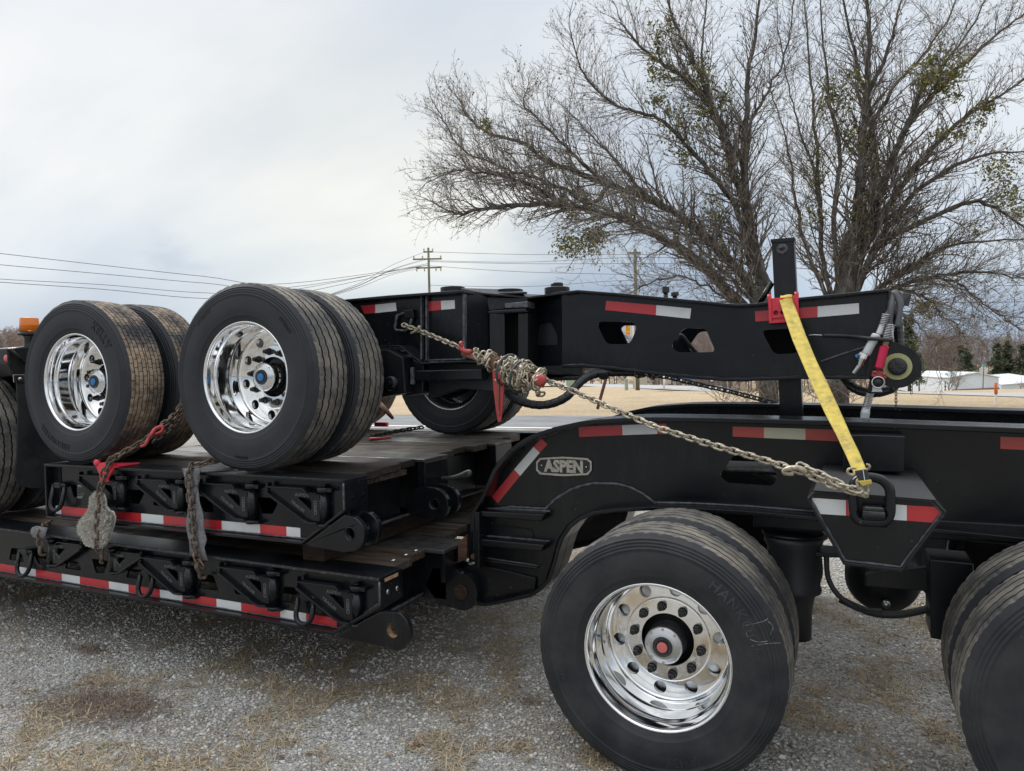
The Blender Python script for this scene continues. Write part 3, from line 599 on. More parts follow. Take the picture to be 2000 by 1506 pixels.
# tape along the lower deck
def tline(Y, l, r): 
    a, b = P(*l, Y), P(*r, Y); return lambda x: a[1] + (b[1]-a[1])*(x-a[0])/(b[0]-a[0])
TYY = WY-.0015
tz0 = lambda x: zb(x)+.0205; tz1 = lambda x: zb(x)+.077
def xs_at(Y, pxs, l, r):
    out = []
    for x in pxs:
        t = (x-l[0])/(r[0]-l[0]); out.append(P(x, l[1]+(r[1]-l[1])*t, Y)[0])
    return out
xs = xs_at(TYY, [-22, 0+38, 70, 121, 156, 213, 251, 312.5, 356, 423, 471, 547.5, 598, 658], (0, 1113), (658, 1221))
xs2 = []; x = xs[0]
while x > -8.9: x -= .45; xs2.insert(0, x); x -= .28; xs2.insert(0, x)
tape_xz(TR, TYY, tz0, tz1, xs[1:], 'white'); tape_xz(TR, TYY, tz0, tz1, [xs[0]-.1, xs[1]], 'red')
if True:
    ps = sorted(set([round(v, 4) for v in xs2+[xs[0]-.1]])); tape_xz(TR, TYY, tz0, tz1, ps, 'red')
# brackets and rings
def br_px(parent, pl, pr, yt, Y=-.004, mirror=False):
    xl = V(pl, yt, Y).x; xr = V(pr, yt, Y).x; s = (xr-xl)/.345; z = V((pr if mirror else pl), yt, Y).z - .092*s*.78+.010
    bracket(parent, (xl+.045*s) if mirror else (xr-.045*s), z, .018, mirror, s)
for a, b, y in ((577,697,1134), (425,532,1106), (271,366,1087)): br_px(TR, a, b, y)
for a, b, y in ((207,272,1083), (88,155,1064)): br_px(TR, a, b, y, mirror=True)
def ring_px(parent, x0, x1, y0, y1, Y=.02, lean=.035, **k):
    a = V(x0, (y0+y1)/2, Y); b = V(x1, (y0+y1)/2, Y); t = V((x0+x1)/2, y0, Y); u = V((x0+x1)/2, y1, Y)
    dring(parent, (a.x+b.x)/2, (t.z+u.z)/2, Y, (b.x-a.x)*.80, (t.z-u.z)*.86, lean, **k)
for q in ((37,67,1074,1126), (273,305,1116,1166), (580,619,1162,1220)): ring_px(TR, *q)
# deck boards and cross structure of the lower deck
def boards(parent, rows, x0, ends, ztop, th=.042, cuts=()):
    for (ya, yb), xe in zip(rows, ends):
        xx = [x0]
        if cuts:
            xx += [c + random.uniform(-.4,.4) for c in cuts]
        xx += [xe]
        for p0, p1 in zip(xx[:-1], xx[1:]):
            dz = random.uniform(-.003, .004); z0 = ztop(p0)+dz; z1 = ztop(p1)+dz; mb = MB()
            mb.slab([(p0+.002, ya+.006, z0-th), (p1-.002, ya+.006, z1-th), (p1-.002, ya+.006, z1), (p0+.002, ya+.006, z0)], (0, yb-ya-.012, 0)); build('plank', mb, 'deck_wood', parent, bevel=.004)
def rows(a, b, n): return [(a+(b-a)*i/n, a+(b-a)*(i+1)/n) for i in range(n)]
boards(TR, rows(.203, .58, 2), -9, [-1.405, -1.44], lambda x: zt(x)-.004); boards(TR, rows(.86, 2.0, 6), -9, [-1.5,-1.53,-1.5,-1.52,-1.5,-1.53], lambda x: zt(x)-.004); boards(TR, rows(2.28, 2.66, 2), -9, [-1.4,-1.42], lambda x: zt(x)-.004)
for y0 in (.58, 2.0):
    mb = MB(); mb.box(-9, -1.325, y0, y0+.28, zt(-1.4)-.024, zt(-1.4)-.002); build('inner_beam_top', mb, 'steel_plate', TR, bevel=.004)
    mb = MB(); mb.box(-9, -1.36, y0+.08, y0+.2, .38, zt(-1.4)-.0245); build('inner_beam', mb, 'old_black_paint', TR, bevel=.005)
    mb = MB(); mb.box(-1.358, -1.33, y0+.01, y0+.27, .50, zt(-1.4)-.026); build('beam_end_plate', mb, 'black_paint', TR, bevel=.004)
mb = MB(); mb.box(-9, -1.345, 2.66, 2.86, .675, .700); mb.box(-9, -1.36, 2.77, 2.785, .37, .674); mb.box(-9, -1.6, 2.66, 2.86, .35, .369); build('far_side_beam', mb, 'old_black_paint', TR, bevel=.004)
mb = MB(); mb.box(-1.60, -1.585, .205, .66, .40, .66); mb.box(-1.60, -1.52, .205, .66, .385, .40); build('cross_member', mb, 'old_black_paint', TR, bevel=.004)
weld([(-1.52, .21, .402), (-1.52, .66, .402)], .008, TR)
mb = MB(); mb.box(-9, -1.62, .38, .395, .40, .66); build('hole_shade_plate', mb, 'void_shade_black', TR)  # added plate behind the web holes to keep them dark
for i in range(9):
    x = -2.3 - .75*i; mb = MB(); mb.box(x-.04, x+.04, .20, 2.66, .52, .64); build('cross_member', mb, 'old_black_paint', TR)
for y in (.3, .42, .52):
    mb = MB(); mb.lathe([(.0,.016),(.006,.015),(.009,.009)], c=(-1.47, y, zt(-1.4)-.002), axis='Z', n=12); build('carriage_bolt', mb, 'zinc', TR)
    mb = MB(); mb.box(-1.583, -1.57, y-.012, y+.012, .60, .64); build('bolt_end', mb, 'zinc', TR)
# inner ear with pin that carries the bogie
px_, pz_ = P(904, 1155, .68)
tail = [(px_-.03, pz_+.125), (-1.45, pz_+.12), (-1.5, pz_+.02), (-1.42, pz_-.085)]
mb = MB(); mb.prism(arc(px_, pz_, .103, -88, 88, 18)+tail, .66, .70, 'Y', [circle(px_, pz_, .04, 20)]); build('hinge_ear', mb, 'black_paint', TR, bevel=.005)
mb = MB(); mb.prism(arc(px_, pz_, .103, -88, 88, 18)+tail, .80, .84, 'Y'); build('hinge_ear', mb, 'black_paint', TR, bevel=.005)
mb = MB(); mb.lathe([(.652,.030),(.645,.040),(.655,.0425),(.86,.0425)], c=(px_, 0, pz_), n=24); build('hinge_pin', mb, 'shaded_timber', TR)
# block, wear pads by the hinge
mb = MB(); mb.slab([V(894,1060,.72), V(912,1044,.72), V(912,1092,.72), V(894,1100,.72)], (0,.08,0)); build('rusty_pad', mb, 'timber', TR, bevel=.003)
mb = MB(); mb.slab([V(914,1044,.71), V(927,1032,.71), V(926,1098,.71), V(915,1100,.71)], (0,.10,0)); build('stop_block', mb, 'black_paint', TR, bevel=.006)
a = V(929, 1085, .70); mb = MB(); mb.cyl(a, a+Vector((.0,-.03,0)), .017, 8); build('rusty_bolt', mb, 'timber', TR, bevel=.002)

# ---- bogie frame
WB, F0, F1 = .76, .64, .90
topF = PL(F0, (918,1040),(918,1012),(923,994),(940,967),(961,919),(976,898),(992,880),(1007,868),(1022,858),(1037,850),(1053,844),(1083,834),(1129,824),(1160,820),(1236,815),(1280,814.5),(1400,816),(1500,818.5),(1637,822),(1800,828.5),(2000,836))
dx_ = (topF[-1][1]-topF[-4][1])/(topF[-1][0]-topF[-4][0]); topF.append((3.4, topF[-1][1]+dx_*(3.4-topF[-1][0])))
botP = [(930,1186),(946,1187),(992,1178),(1034,1169),(1053,1157),(1071,1138),(1083,1104),(1089,1080),(1097,1056),(1112,1034),(1132,1018),(1160,1007),(1205,1002),(1266,999),(1340,1001),(1450,1007),(1600,1020),(1837,1045),(2000,1062)]
botF = PL(F0, *botP); dxb = (botF[-1][1]-botF[-3][1])/(botF[-1][0]-botF[-3][0]); botF.append((3.4, botF[-1][1]+dxb*(3.4-botF[-1][0])))
# keep the same XZ curve on every width plane (a real pressed flange)
for (yw, f0, f1, far) in ((WB, F0, F1, False), (2*CY-WB, 2*CY-F1+.02, 2*CY-F0+.02, True)):
    outer = topF + list(reversed(botF))
    hls = []
    if not far:
        hq = rounded(PL(WB, (1437,884),(1500,900),(1519,930),(1510,949),(1420,943),(1405,928)), .02, 4); hls = [hq]
    cz = lambda poly: poly
    mb = MB(); mb.prism(outer, yw, yw+.014, 'Y', hls); build('frame_web', mb, 'black_paint', TR)
    mb = MB(); mb.strip(topF, f0, f1, -.024); build('top_flange', mb, 'black_paint', TR, bevel=.004)
    mb = MB(); mb.strip(botF, f0+.02, f1, .020); build('bottom_flange', mb, 'black_paint', TR, bevel=.004)
weld([(x, WB-.002, z-.026) for x, z in topF[2:-1]], .0045, TR); weld([(x, WB-.002, z+.024) for x, z in botF[6:-1]], .006, TR)
# doubler plate round the wheel arch with its weld
dbl = [(930,998),(1000,990),(1066,994),(1085,975),(1114,957),(1135,949),(1160,944),(1205,945),(1232,952),(1255,964),(1282,984)]
mb = MB(); mb.prism(PL(WB, *dbl) + [P(x, y, WB) for x, y in ((1266,990),(1205,994),(1160,998),(1132,1008),(1108,1026),(1090,1055),(1078,1100),(1066,1136),(1048,1153),(1030,1164),(992,1172),(934,1180))], WB-.010, WB-.0005); build('doubler_plate', mb, 'black_paint', TR, bevel=.003)
weld([V(x, y, WB-.008) for x, y in dbl], .008, TR)
# curled steps on the front of the arch
for (pts, dep) in (([(934,998),(1064,1004),(1058,1019),(935,1009)], .085), ([(932,1052),(1064,1064),(1058,1078),(934,1066)], .085), ([(936,1091),(1050,1108),(1049,1112),(936,1096)], .03)):
    q = [V(x, y, WB-.012-dep) for x, y in pts]; mb = MB(); mb.slab(q, (0, dep, 0)); build('step_lug', mb, 'black_paint', TR, bevel=.007)
    weld([q[0]+Vector((0, dep*.9, 0)), q[1]+Vector((0, dep*.9, 0))], .007, TR)
ov = rounded(PL(WB-.014, (972,1026),(1040,1035),(1043,1052),(976,1044)), .02, 4); mb = MB(); mb.tube([(x, WB-.013, z) for x, z in ov], .003, 6, closed=True); build('recess_rim', mb, 'black_paint', TR)
mb = MB(); mb.prism(PL(WB-.02, (931,1100),(1048,1128),(1046,1155),(1030,1163),(992,1172),(938,1182),(906,1180),(900,1110)), WB-.03, WB-.011); build('hinge_arm', mb, 'black_paint', TR, bevel=.004)
mb = MB(); mb.prism(circle(px_, pz_, .098, 32), WB-.045, WB-.031, 'Y'); build('hinge_boss', mb, 'black_paint', TR, bevel=.003)
mb = MB(); mb.slab([V(926,1000,.64),V(936,1000,.64),V(936,1112,.64),V(926,1112,.64)], (0,.12,0)); build('edge_bar', mb, 'black_paint', TR, bevel=.004)
# cross members between the bogie beams
for x in (-.85, -.2, .95, 2.2):
    mb = MB(); mb.box(x-.05, x+.05, WB+.014, 2*CY-WB, 1.02, 1.25); build('cross_member', mb, 'old_black_paint', TR)
# plate between beams right of the post (top visible)
def ztop(x):
    for a, b in zip(topF[:-1], topF[1:]):
        if a[0] <= x <= b[0]: return a[1] + (b[1]-a[1])*(x-a[0])/(b[0]-a[0]+1e-9)
    return 1.40
mb = MB(); mb.box(.62, 1.02, .92, 1.55, 1.335, 1.35); build('deck_plate', mb, 'steel_plate', TR, bevel=.003)
mb = MB(); mb.box(V(1405,930,WB).x-.1, V(1525,930,WB).x+.1, WB+.03, WB+.30, 1.16, 1.175); build('inner_shelf', mb, 'steel_plate', TR, bevel=.003)
# badge
bc = [(1049,902),(1056,894),(1102,891.5),(1149,894.5),(1157,901),(1157,918),(1150,927),(1102,929.5),(1056,926),(1049,918)]
bo = PL(WB, *bc); cxm = sum(p[0] for p in bo)/len(bo); czm = sum(p[1] for p in bo)/len(bo)
bi = [(cxm+(x-cxm)*.945, czm+(z-czm)*.80) for x, z in bo]
mb = MB(); mb.prism(bo, WB-.008, WB-.0005); bdg = build('badge', mb, 'badge_face', TR, bevel=.002)
mb = MB(); mb.prism(bo, WB-.013, WB-.0085, 'Y', [bi]); build('badge_rim', mb, 'badge_metal', bdg, wl=False)
sc_ = V(1151,912,WB).x - V(1062,912,WB).x
tx = text_obj('raised_lettering', 'ASPEN', .0, (0,0,0), (1,0,0), (0,0,1), 'badge_metal', bdg, 0) if False else None
me = text_mesh('ASPEN', .088, .0022, 1.02, .0045); xsv = [v.co.x for v in me.vertices]; wd = max(xsv)-min(xsv); mid = (max(xsv)+min(xsv))/2; k_ = (sc_*.86)/wd; ysv = [v.co.y for v in me.vertices]; hm = (max(ysv)+min(ysv))/2
up_ = (P(1102, 912, WB)[1]-czm)
# slab serifs on the letters
for v in me.vertices: v.co = (cxm-.002 + (v.co.x-mid)*k_, WB-.0105-v.co.z, czm + (v.co.y-hm)*.98)
build('raised_lettering', me, 'badge_metal', bdg, wl=False)
for s_ in (-1, 1):
    mb = MB(); mb.lathe([(WB-.009,.0055),(WB-.0125,.005),(WB-.014,.002)], c=(cxm+s_*sc_*.49, 0, czm), n=12); build('badge_rivet', mb, 'bright_steel', bdg, wl=False)
# tape on the bogie
Tb = WB-.0012
tape_run(TR, Tb, [('red_tape', [(1130,833.5),(1215,830.5),(1216,850),(1131.5,853.5)]), ('white_tape', [(1215,830.5),(1283,828),(1284,847.5),(1216,850)]), ('red_tape', [(1283,828),(1301.5,828),(1302.5,847.5),(1284,847.5)]),
    ('red_tape', [(960.5,970),(1004,917),(1016,929.5),(972,983)]), ('white_tape', [(1004,917),(1042,873),(1054,884.5),(1016,929.5)]), ('red_tape', [(1042,873),(1057,856),(1069,868),(1054,884.5)]),
    ('faded_red_tape', [(1431,833),(1492,835),(1492,855.5),(1431,852.5)]), ('yellowed_tape', [(1492,835),(1573,837.5),(1573,859),(1492,855.5)]), ('faded_red_tape', [(1573,837.5),(1636,839.5),(1637,862),(1573,859)]),
    ('faded_red_tape', [(1954,853),(2040,856),(2040,881),(1954,876.5)])])
# outrigger box with lashing ring
bx = [(1576,974),(1590,962),(1708,971),(1827,981),(1848,1001),(1846,1010),(1761,1117),(1649,1103)]
bp = PL(-.02, *bx); mb = MB(); mb.prism(bp, .0, .012); build('box_face', mb, 'black_paint', TR)
rim_ = [(1575,974),(1589,960),(1708,969),(1829,979),(1850,1001),(1763,1118),(1647,1104)]
rp = PL(-.02, *rim_); rin = [((x-.80)*.955+.80, (z-1.06)*.94+1.06) for x, z in rp]; ccx = sum(p[0] for p in rp)/7; ccz = sum(p[1] for p in rp)/7; rin = [(ccx+(x-ccx)*.945, ccz+(z-ccz)*.925) for x, z in rp]
mb = MB(); mb.prism(rp, -.02, WB, 'Y', [rin]); bxo = build('outrigger_box', mb, 'black_paint', TR, bevel=.008)
weld([(x, -.004, z) for x, z in rin[3:]+rin[:1]], .006, TR)
mb = MB(); tp = [Vector((x, -.016, z+.001)) for x, z in rp[1:4]]; mb.slab([tp[0], tp[2], tp[2]+Vector((-.012, WB-.0, 0)), tp[0]+Vector((.012, WB-.0, 0))], (0,0,.003)); build('grip_plate', mb, 'grip_paint', TR)
def bq(pts): return [(x, y) for x, y in pts]
tape_run(TR, -.002, [('white_tape', [(1587,972.5),(1652,977),(1652,1007),(1596,1003.5),(1585,985)]), ('red_tape', [(1652,977),(1668,978),(1668,1008),(1652,1007)]), ('white_tape', [(1742,985),(1771,987),(1771,1017),(1742,1015)]), ('red_tape', [(1771,987),(1826,990),(1838,1001),(1821,1021),(1771,1017)])])
# stub box above
sb = PL(.52, (1646,919),(1765,922),(1768,853),(1700,850),(1648,850)); mb = MB(); mb.prism(sb, .52, WB-.001); build('stub_box', mb, 'black_paint', TR, bevel=.006)
# ring on the box
def ringpath(Y): 
    o = [(1669,1005),(1666,985),(1666,958),(1669,944),(1682,934),(1702,932),(1722,938),(1735,951),(1739,968),(1739,1000),(1733,1014),(1722,1020),(1684,1018),(1674,1013)]
    return [V(x, y, Y) for x, y in o]
rp2 = ringpath(-.055); mb = MB(); mb.tube(smooth_path(rp2+[rp2[0]], 4)[:-1], .0165, 12, closed=True); build('lashing_ring', mb, 'black_paint', TR)
mb = MB(); mb.slab([V(1684,990,-.07), V(1729,993,-.07), V(1729,1021,-.07), V(1684,1018,-.07)], (0,.06,0)); build('ring_clip', mb, 'black_paint', TR, bevel=.009)
mb = MB(); a = V(1684,1005,-.075); b = V(1729,1008,-.075); mb.cyl(a, b, .014, 12); a = V(1680,1018,-.045); b = V(1733,1022,-.045); mb.cyl(a, b, .017, 12); build('ring_bar', mb, 'black_paint', TR, bevel=.003)
# running gear underneath
zc_ = 1.0
mb = MB(); mb.box(.30, 3.2, WB-.02, WB+.16, .90, .985); build('sub_rail', mb, 'old_black_paint', TR, bevel=.006)
for s_ in (0, 1):
    yy = .84 if not s_ else 2.02
    mb = MB(); mb.lathe([(.86,.12),(.85,.132),(.83,.135),(.80,.12),(.62,.118),(.60,.125),(.585,.12),(.57,.095),(.5,.08),(.36,.075)], c=(.47, yy, 0), axis='Z', n=32); build('air_spring', mb, 'hose_rubber', TR)
    mb = MB(); mb.lathe([(.875,.13),(.868,.142),(.862,.142),(.858,.13)], c=(.47, yy, 0), axis='Z', n=32); build('spring_plate', mb, 'old_black_paint', TR)
mb = MB(); mb.lathe([(.0,.02),(.02,.10),(.05,.15),(.12,.17),(.62,.17),(.69,.15),(.73,.10),(.75,.02)], c=(.86, 1.0, .61), axis='Y', n=40); build('air_tank', mb, 'old_black_paint', TR)
mb = MB(); mb.lathe([(-.02,.018),(.02,.018)], c=(.87, .99, .52), axis='Y', n=10); build('drain_valve', mb, 'zinc', TR)
hp = smooth_path([V(1614,1085,.80), V(1618,1130,.79), V(1640,1165,.78), V(1680,1190,.80), V(1720,1193,.9)], 6); mb = MB(); mb.tube(hp, .012, 8); build('air_hose', mb, 'hose_rubber', TR)
hp = smooth_path([V(1600,1080,.9), V(1603,1120,.9), V(1592,1150,.92), V(1580,1165,.95)], 6); mb = MB(); mb.tube(hp, .010, 8); build('air_hose', mb, 'hose_rubber', TR)
hp = smooth_path([V(1640,1170,.95), V(1700,1196,.95), V(1760,1200,.95), V(1830,1185,.95)], 6); mb = MB(); mb.tube(hp, .018, 8); build('air_hose', mb, 'hose_rubber', TR)
mb = MB(); mb.prism(PL(.72, (1814,1090),(1900,1098),(1900,1262),(1850,1250),(1817,1244)), .70, .92); build('spring_hanger', mb, 'old_black_paint', TR, bevel=.006)
mb = MB(); mb.slab([V(1690,1122,.84), V(1815,1108,.84), V(1815,1156,.84), V(1690,1146,.84)], (0,.05,0)); build('trailing_arm', mb, 'old_black_paint', TR, bevel=.006)
mb = MB(); mb.slab([V(1500,1072,.78), V(1640,1082,.78), V(1640,1090,.78), V(1500,1084,.78)], (0,.16,0)); build('spring_seat', mb, 'old_black_paint', TR, bevel=.004)
mb = MB(); a = V(1509,1070,.80); mb.lathe([(0,.010),(.028,.010)], c=(a.x, a.y, a.z), axis='Z', n=8); build('bright_bolt', mb, 'bright_steel', TR)
for x in (0, 1.56):
    mb = MB(); mb.lathe([(.28,.06),(2.58,.06)], c=(x, 0, .5), n=20); build('axle', mb, 'old_black_paint', TR)
mb = MB(); mb.box(-.66, -.64, WB+.03, 2.05, .80, 1.10); build('inner_guard', mb, 'old_black_paint', TR)
# bogie wheels
LET = [("HANKOOK", .060, .4065, 33, .002), ("AH37", .050, .4065, -75, .002), ("SMART TYRES" if False else "AH37", .030, .4065, 195, .0012)]
w1 = wheel(TR, 0, 0, .5, 'dusty', 10, False, 'red', letters=LET)
w2 = wheel(TR, 1.56, 0, .5, 'dusty', 40, False, 'red', letters=[("HANKOOK", .060, .4065, 120, .002)])
w3 = wheel(TR, 0, 2*CY, .5, 'dusty', 0, True, 'red'); w4 = wheel(TR, 1.56, 2*CY, .5, 'dusty', 0, True, 'red')
# support post standing in the bogie
PO = thing('support_post', 'upright black square steel post rising beside the red corner protector', 'post', (.42, 1.38, 1.25))
pp = PL(1.36, (1507,471),(1550.5,467),(1569,830),(1524,832)); mb = MB(); mb.prism(pp, 1.36, 1.47); build('post_tube', mb, 'black_paint', PO, bevel=.005)
pp = PL(1.355, (1505,467.5),(1552.5,463.5),(1553,471),(1505,474)); mb = MB(); mb.prism(pp, 1.35, 1.48); build('post_cap', mb, 'black_paint', PO, bevel=.002)
a = V(1528, 487, 1.36); mb = MB(); mb.lathe([(0,.026),(-.006,.031),(-.012,.024)], c=a, n=9, smooth=False); mb.cyl(a, a+Vector((-.004,-.05,.012)), .012, 12); build('pin_boss', mb, 'weld', PO)
mb = MB(); mb.tube([V(1508,552,1.42), V(1481,596,1.42)], .016, 8); build('brace_bar', mb, 'black_paint', PO)

# ================================================================ UPPER DECK SECTION stacked on the lower deck
UD = thing('deck_section', 'black steel deck section with wooden planks stacked on top of the lower trailer deck', 'deck section', (-2.7, CY, .80))
XL, XR = -3.89, -1.545; ZT, ZB = 1.155, .810; WY = .048
holes = [web_hole(WY, q) for q in ([(137,947),(168,947.5),(166,960),(160,974),(144,972.5)], [(246,956),(283,957),(280,968),(271.5,984.5),(254.5,982.7)], [(300,978),(313,978),(318,988),(299,987)],
     [(384,969),(412,970),(418,1001),(398,1000)], [(499,971),(541,972.5),(542,985),(532.5,1004),(511,1003)])]
c0 = P(588, 1058, WY); c1 = P(672, 1003, WY)
mb = MB(); mb.prism([(XL+.01, ZB+.004), (c0[0], ZB+.004), (XR-.005, c1[1]), (XR-.005, ZT-.01), (XL+.01, ZT-.01)], WY, WY+.012, 'Y', holes); build('side_beam_web', mb, 'black_paint', UD)
mb = MB(); mb.box(XL, XR, 0, .20, ZT-.016, ZT); build('top_flange', mb, 'old_black_paint', UD, bevel=.004)
mb = MB(); mb.box(XL, XR, -.0022, -.0002, ZT-.004, ZT+.0005); build('chipped_edge', mb, 'chipped_edge', UD)
b0 = P(588, 1063, 0); b1 = P(672, 1001, 0)
mb = MB(); mb.strip([(XL, ZB), (b0[0], ZB), (XR, b1[1])], 0, .20, .015, 1); build('bottom_flange', mb, 'black_paint', UD, bevel=.004)
mb = MB(); mb.box(XL, XL+.014, .0, .20, ZB+.0155, ZT-.0165); build('end_plate', mb, 'black_paint', UD, bevel=.003)
mb = MB(); mb.box(XL+.085, XL+.10, .05, WY, ZB+.0155, ZT-.0165); build('stiffener', mb, 'black_paint', UD, bevel=.003)
mb = MB(); mb.box(XR-.012, XR, .012, .20, b1[1]+.004, ZT-.0165); build('end_plate', mb, 'black_paint', UD, bevel=.003)
weld([(XR-.002, .004, b1[1]+.01), (XR-.002, .004, ZT-.018)], .005, UD); weld([(XL, WY-.002, ZB+.018), (b0[0], WY-.002, ZB+.02), (XR-.01, WY-.002, b1[1]+.01)], .005, UD)
for y, z in ((.07, 1.055), (.16, 1.055)):
    mb = MB(); mb.lathe([(0,.013),(.002,.013)], c=(XR, y, z), axis='X', n=14); build('bolt_hole', mb, 'void_shade_black', UD)
ex, ez = P(683, 1043, .0); tl = [P(672, 1006, 0), P(597, 1062, 0), P(605, 1068, 0), P(668, 1079, 0)]
ear(UD, ex, ez, .088, .032, .0, .035, tl, a1=72); ear(UD, ex, ez, .088, .032, .12, .155, tl, a1=72)
ex2, ez2 = P(848, 985, .80)
tail = [(ex2-.05, ez2+.10), (-1.70, ez2+.08), (-1.72, ez2-.05), (-1.6, ez2-.09)]
for y in (.80, .93): ear(UD, ex2, ez2, .095, .033, y, y+.035, tail, a1=80)
for y in (1.98, 2.1): ear(UD, ex2, ez2, .095, .033, y, y+.035, tail, a1=80)
TYY = WY-.0015
tz0 = lambda x: ZB+.0175; tz1 = lambda x: ZB+.0735
tape_xz(UD, TYY, tz0, tz1, xs_at(TYY, [109, 119.5, 175, 224, 276, 319, 366, 398, 433, 508, 559.5, 586.5], (109, 996), (586, 1040)), 'white')
for a, b, y in ((519,632,949), (384,490,942), (264,351,935), (151,234,927)): br_px(UD, a, b, y)
ring_px(UD, 104, 131, 944, 998)
boards(UD, rows(.203, .84, 3), XL+.02, [-1.60,-1.62,-1.66], lambda x: ZT-.002, cuts=()); boards(UD, rows(1.12, 1.80, 3), XL+.02, [-1.68,-1.72,-1.66], lambda x: ZT-.001); boards(UD, rows(2.08, 2.64, 3), XL+.02, [-1.76,-1.70,-1.78], lambda x: ZT-.001)
mb = MB(); mb.box(-1.66, -1.635, .24, .70, ZT-.075, ZT-.045); build('plank', mb, 'deck_wood', UD)
for y0 in (.84, 1.80):
    mb = MB(); mb.box(XL+.01, -1.60, y0, y0+.28, ZT-.02, ZT-.001); build('inner_beam_top', mb, 'steel_plate', UD, bevel=.004)
    mb = MB(); mb.box(XL+.02, -1.66, y0+.08, y0+.2, .83, ZT-.021); build('inner_beam', mb, 'old_black_paint', UD, bevel=.005)
    mb = MB(); mb.box(-1.655, -1.60, y0+.005, y0+.275, .96, ZT-.0215); build('beam_end_plate', mb, 'black_paint', UD, bevel=.004)
mb = MB(); mb.box(XL, -1.62, 2.66, 2.86, ZT-.016, ZT); mb.box(XL+.01, -1.66, 2.77, 2.785, .82, ZT-.017); mb.box(XL, -1.9, 2.66, 2.86, .79, .81); build('far_side_beam', mb, 'old_black_paint', UD, bevel=.004)
mb = MB(); mb.box(-1.79, -1.775, .20, .83, .82, 1.095); mb.box(-1.79, -1.70, .20, .83, .805, .82); build('cross_member', mb, 'old_black_paint', UD, bevel=.004)
mb = MB(); mb.box(-1.79, -1.775, 1.12, 1.80, .82, 1.095); mb.box(-1.79, -1.70, 1.12, 1.80, .805, .82); build('cross_member', mb, 'old_black_paint', UD, bevel=.004)
mb = MB(); mb.box(XL+.03, -1.8, .38, .395, .83, 1.10); build('hole_shade_plate', mb, 'void_shade_black', UD)  # same added plate, so the upper web holes read dark
weld([(-1.70, .21, .822), (-1.70, .82, .822)], .008, UD)
mb = MB(); hp = smooth_path([V(858,934,1.05), V(888,932,1.0), V(916,921,1.0), V(914,929,1.0), V(892,934,1.1)], 5); mb.tube(hp, .012, 8); build('wiring_loop', mb, 'grey_hose', UD)
for i in range(4):
    mb = MB(); mb.box(-2.2-.5*i, -2.12-.5*i, .26, 2.66, .98, 1.09); build('cross_member', mb, 'old_black_paint', UD)
# ---- timbers between the decks
g = G(650, 1091, .694); TW = .145
for i, (x0, lab) in enumerate(((g.x, 'square timber bearer under the near end of the upper deck section'), (-2.95, 'square timber bearer between the two decks below the deck tyres'), (-3.7, 'square timber bearer between the decks nearest the mud flap'))):
    mb = MB(); z0 = zt(x0)+.001; mb.box(x0-TW, x0, .13 if i == 0 else .45, 2.5, z0, .789); t = build('timber_bearer', mb, 'shaded_timber', None, bevel=.004); tag(t, lab, 'timber', None)

# ================================================================ AXLE BOOSTER riding on the upper deck
BO = thing('axle_booster', 'black axle booster with shiny dual wheels and a long perforated arm', 'axle booster', (-1.6, CY, 1.16))
ZA = 1.671
LK1 = [("KELLY", .070, .405, 44, .0025), ("ARMORSTEEL", .048, .405, 243, .0022), ("LONGHAUL" if False else "ARMORSTEEL", .018, .362, 100, .001)]
wheel(BO, -3.6256, .047, ZA-.005, 'lug', 25, False, 'blue', letters=LK1[:2], inner_dy=.345)
wheel(BO, -2.2214, .047, ZA, 'rib', 8, False, 'blue', letters=[("SYNERGY", .028, .43, 128, .0012), ("WORTHY" if False else "SYNERGY", .024, .415, 40, .0012), ("Loadmax", .022, .43, 268, .003)], inner_dy=.335)
wheel(BO, -2.26, 2*CY-.0, ZA, 'rib', 8, True, 'blue'); wheel(BO, -3.63, 2*CY-.0, ZA, 'lug', 8, True, 'blue')
for x in (-3.63, -2.2214):
    mb = MB(); mb.lathe([(.28,.055),(2.6,.055)], c=(x, 0, ZA), n=20); build('axle', mb, 'old_black_paint', BO)
mb = MB(); mb.lathe([(.60,.15),(.62,.205),(.78,.205),(.80,.15)], c=(-2.2214, 0, ZA), n=32); build('brake_drum', mb, 'old_black_paint', BO)
LB = .82
for (yb, far) in ((LB, False), (2*CY-LB, True)):
    q = PL(LB, (640,591),(903,569),(905,702),(835,707),(820,706),(786,677),(640,680)); mb = MB(); mb.prism(q, yb, yb+.014); build('side_plate', mb, 'black_paint', BO)
    mb = MB(); t = PL(LB-.05, (640,588),(760,577),(906,566.5)); mb.strip([(-2.72, t[0][1]+.0)]+t, yb-.06, yb+.10, -.018); build('top_flange', mb, 'black_paint', BO, bevel=.004)
    mb = MB(); t = PL(LB-.06, (640,676),(783,674),(826,708),(905,704),(958,706)); mb.strip([(-2.72, t[0][1])]+t, yb-.07, yb+.10, -.014); build('bottom_flange', mb, 'black_paint', BO, bevel=.005)
    mb = MB(); mb.prism([(-3.9, 1.66), (t[0][0]+.05, 1.66), (t[0][0]+.05, 1.98), (-3.9, 1.86)], yb+.001, yb+.013); build('side_plate', mb, 'black_paint', BO)
weld([V(x, y, LB-.003) for x, y in ((790,676),(824,704),(905,702))], .006, BO)
for px in (822, 832):
    mb = MB(); mb.slab([V(px-1.5, 578, LB-.03), V(px+1.5, 578, LB-.03), V(px+1.5, 703, LB-.03), V(px-1.5, 703, LB-.03)], (0,.03,0)); build('stiffener', mb, 'weld', BO, bevel=.003)
mb = MB(); mb.slab([V(903, 570, LB-.03), V(907, 570, LB-.03), V(907, 703, LB-.03), V(903, 703, LB-.03)], (0,.03,0)); build('stiffener', mb, 'weld', BO, bevel=.003)
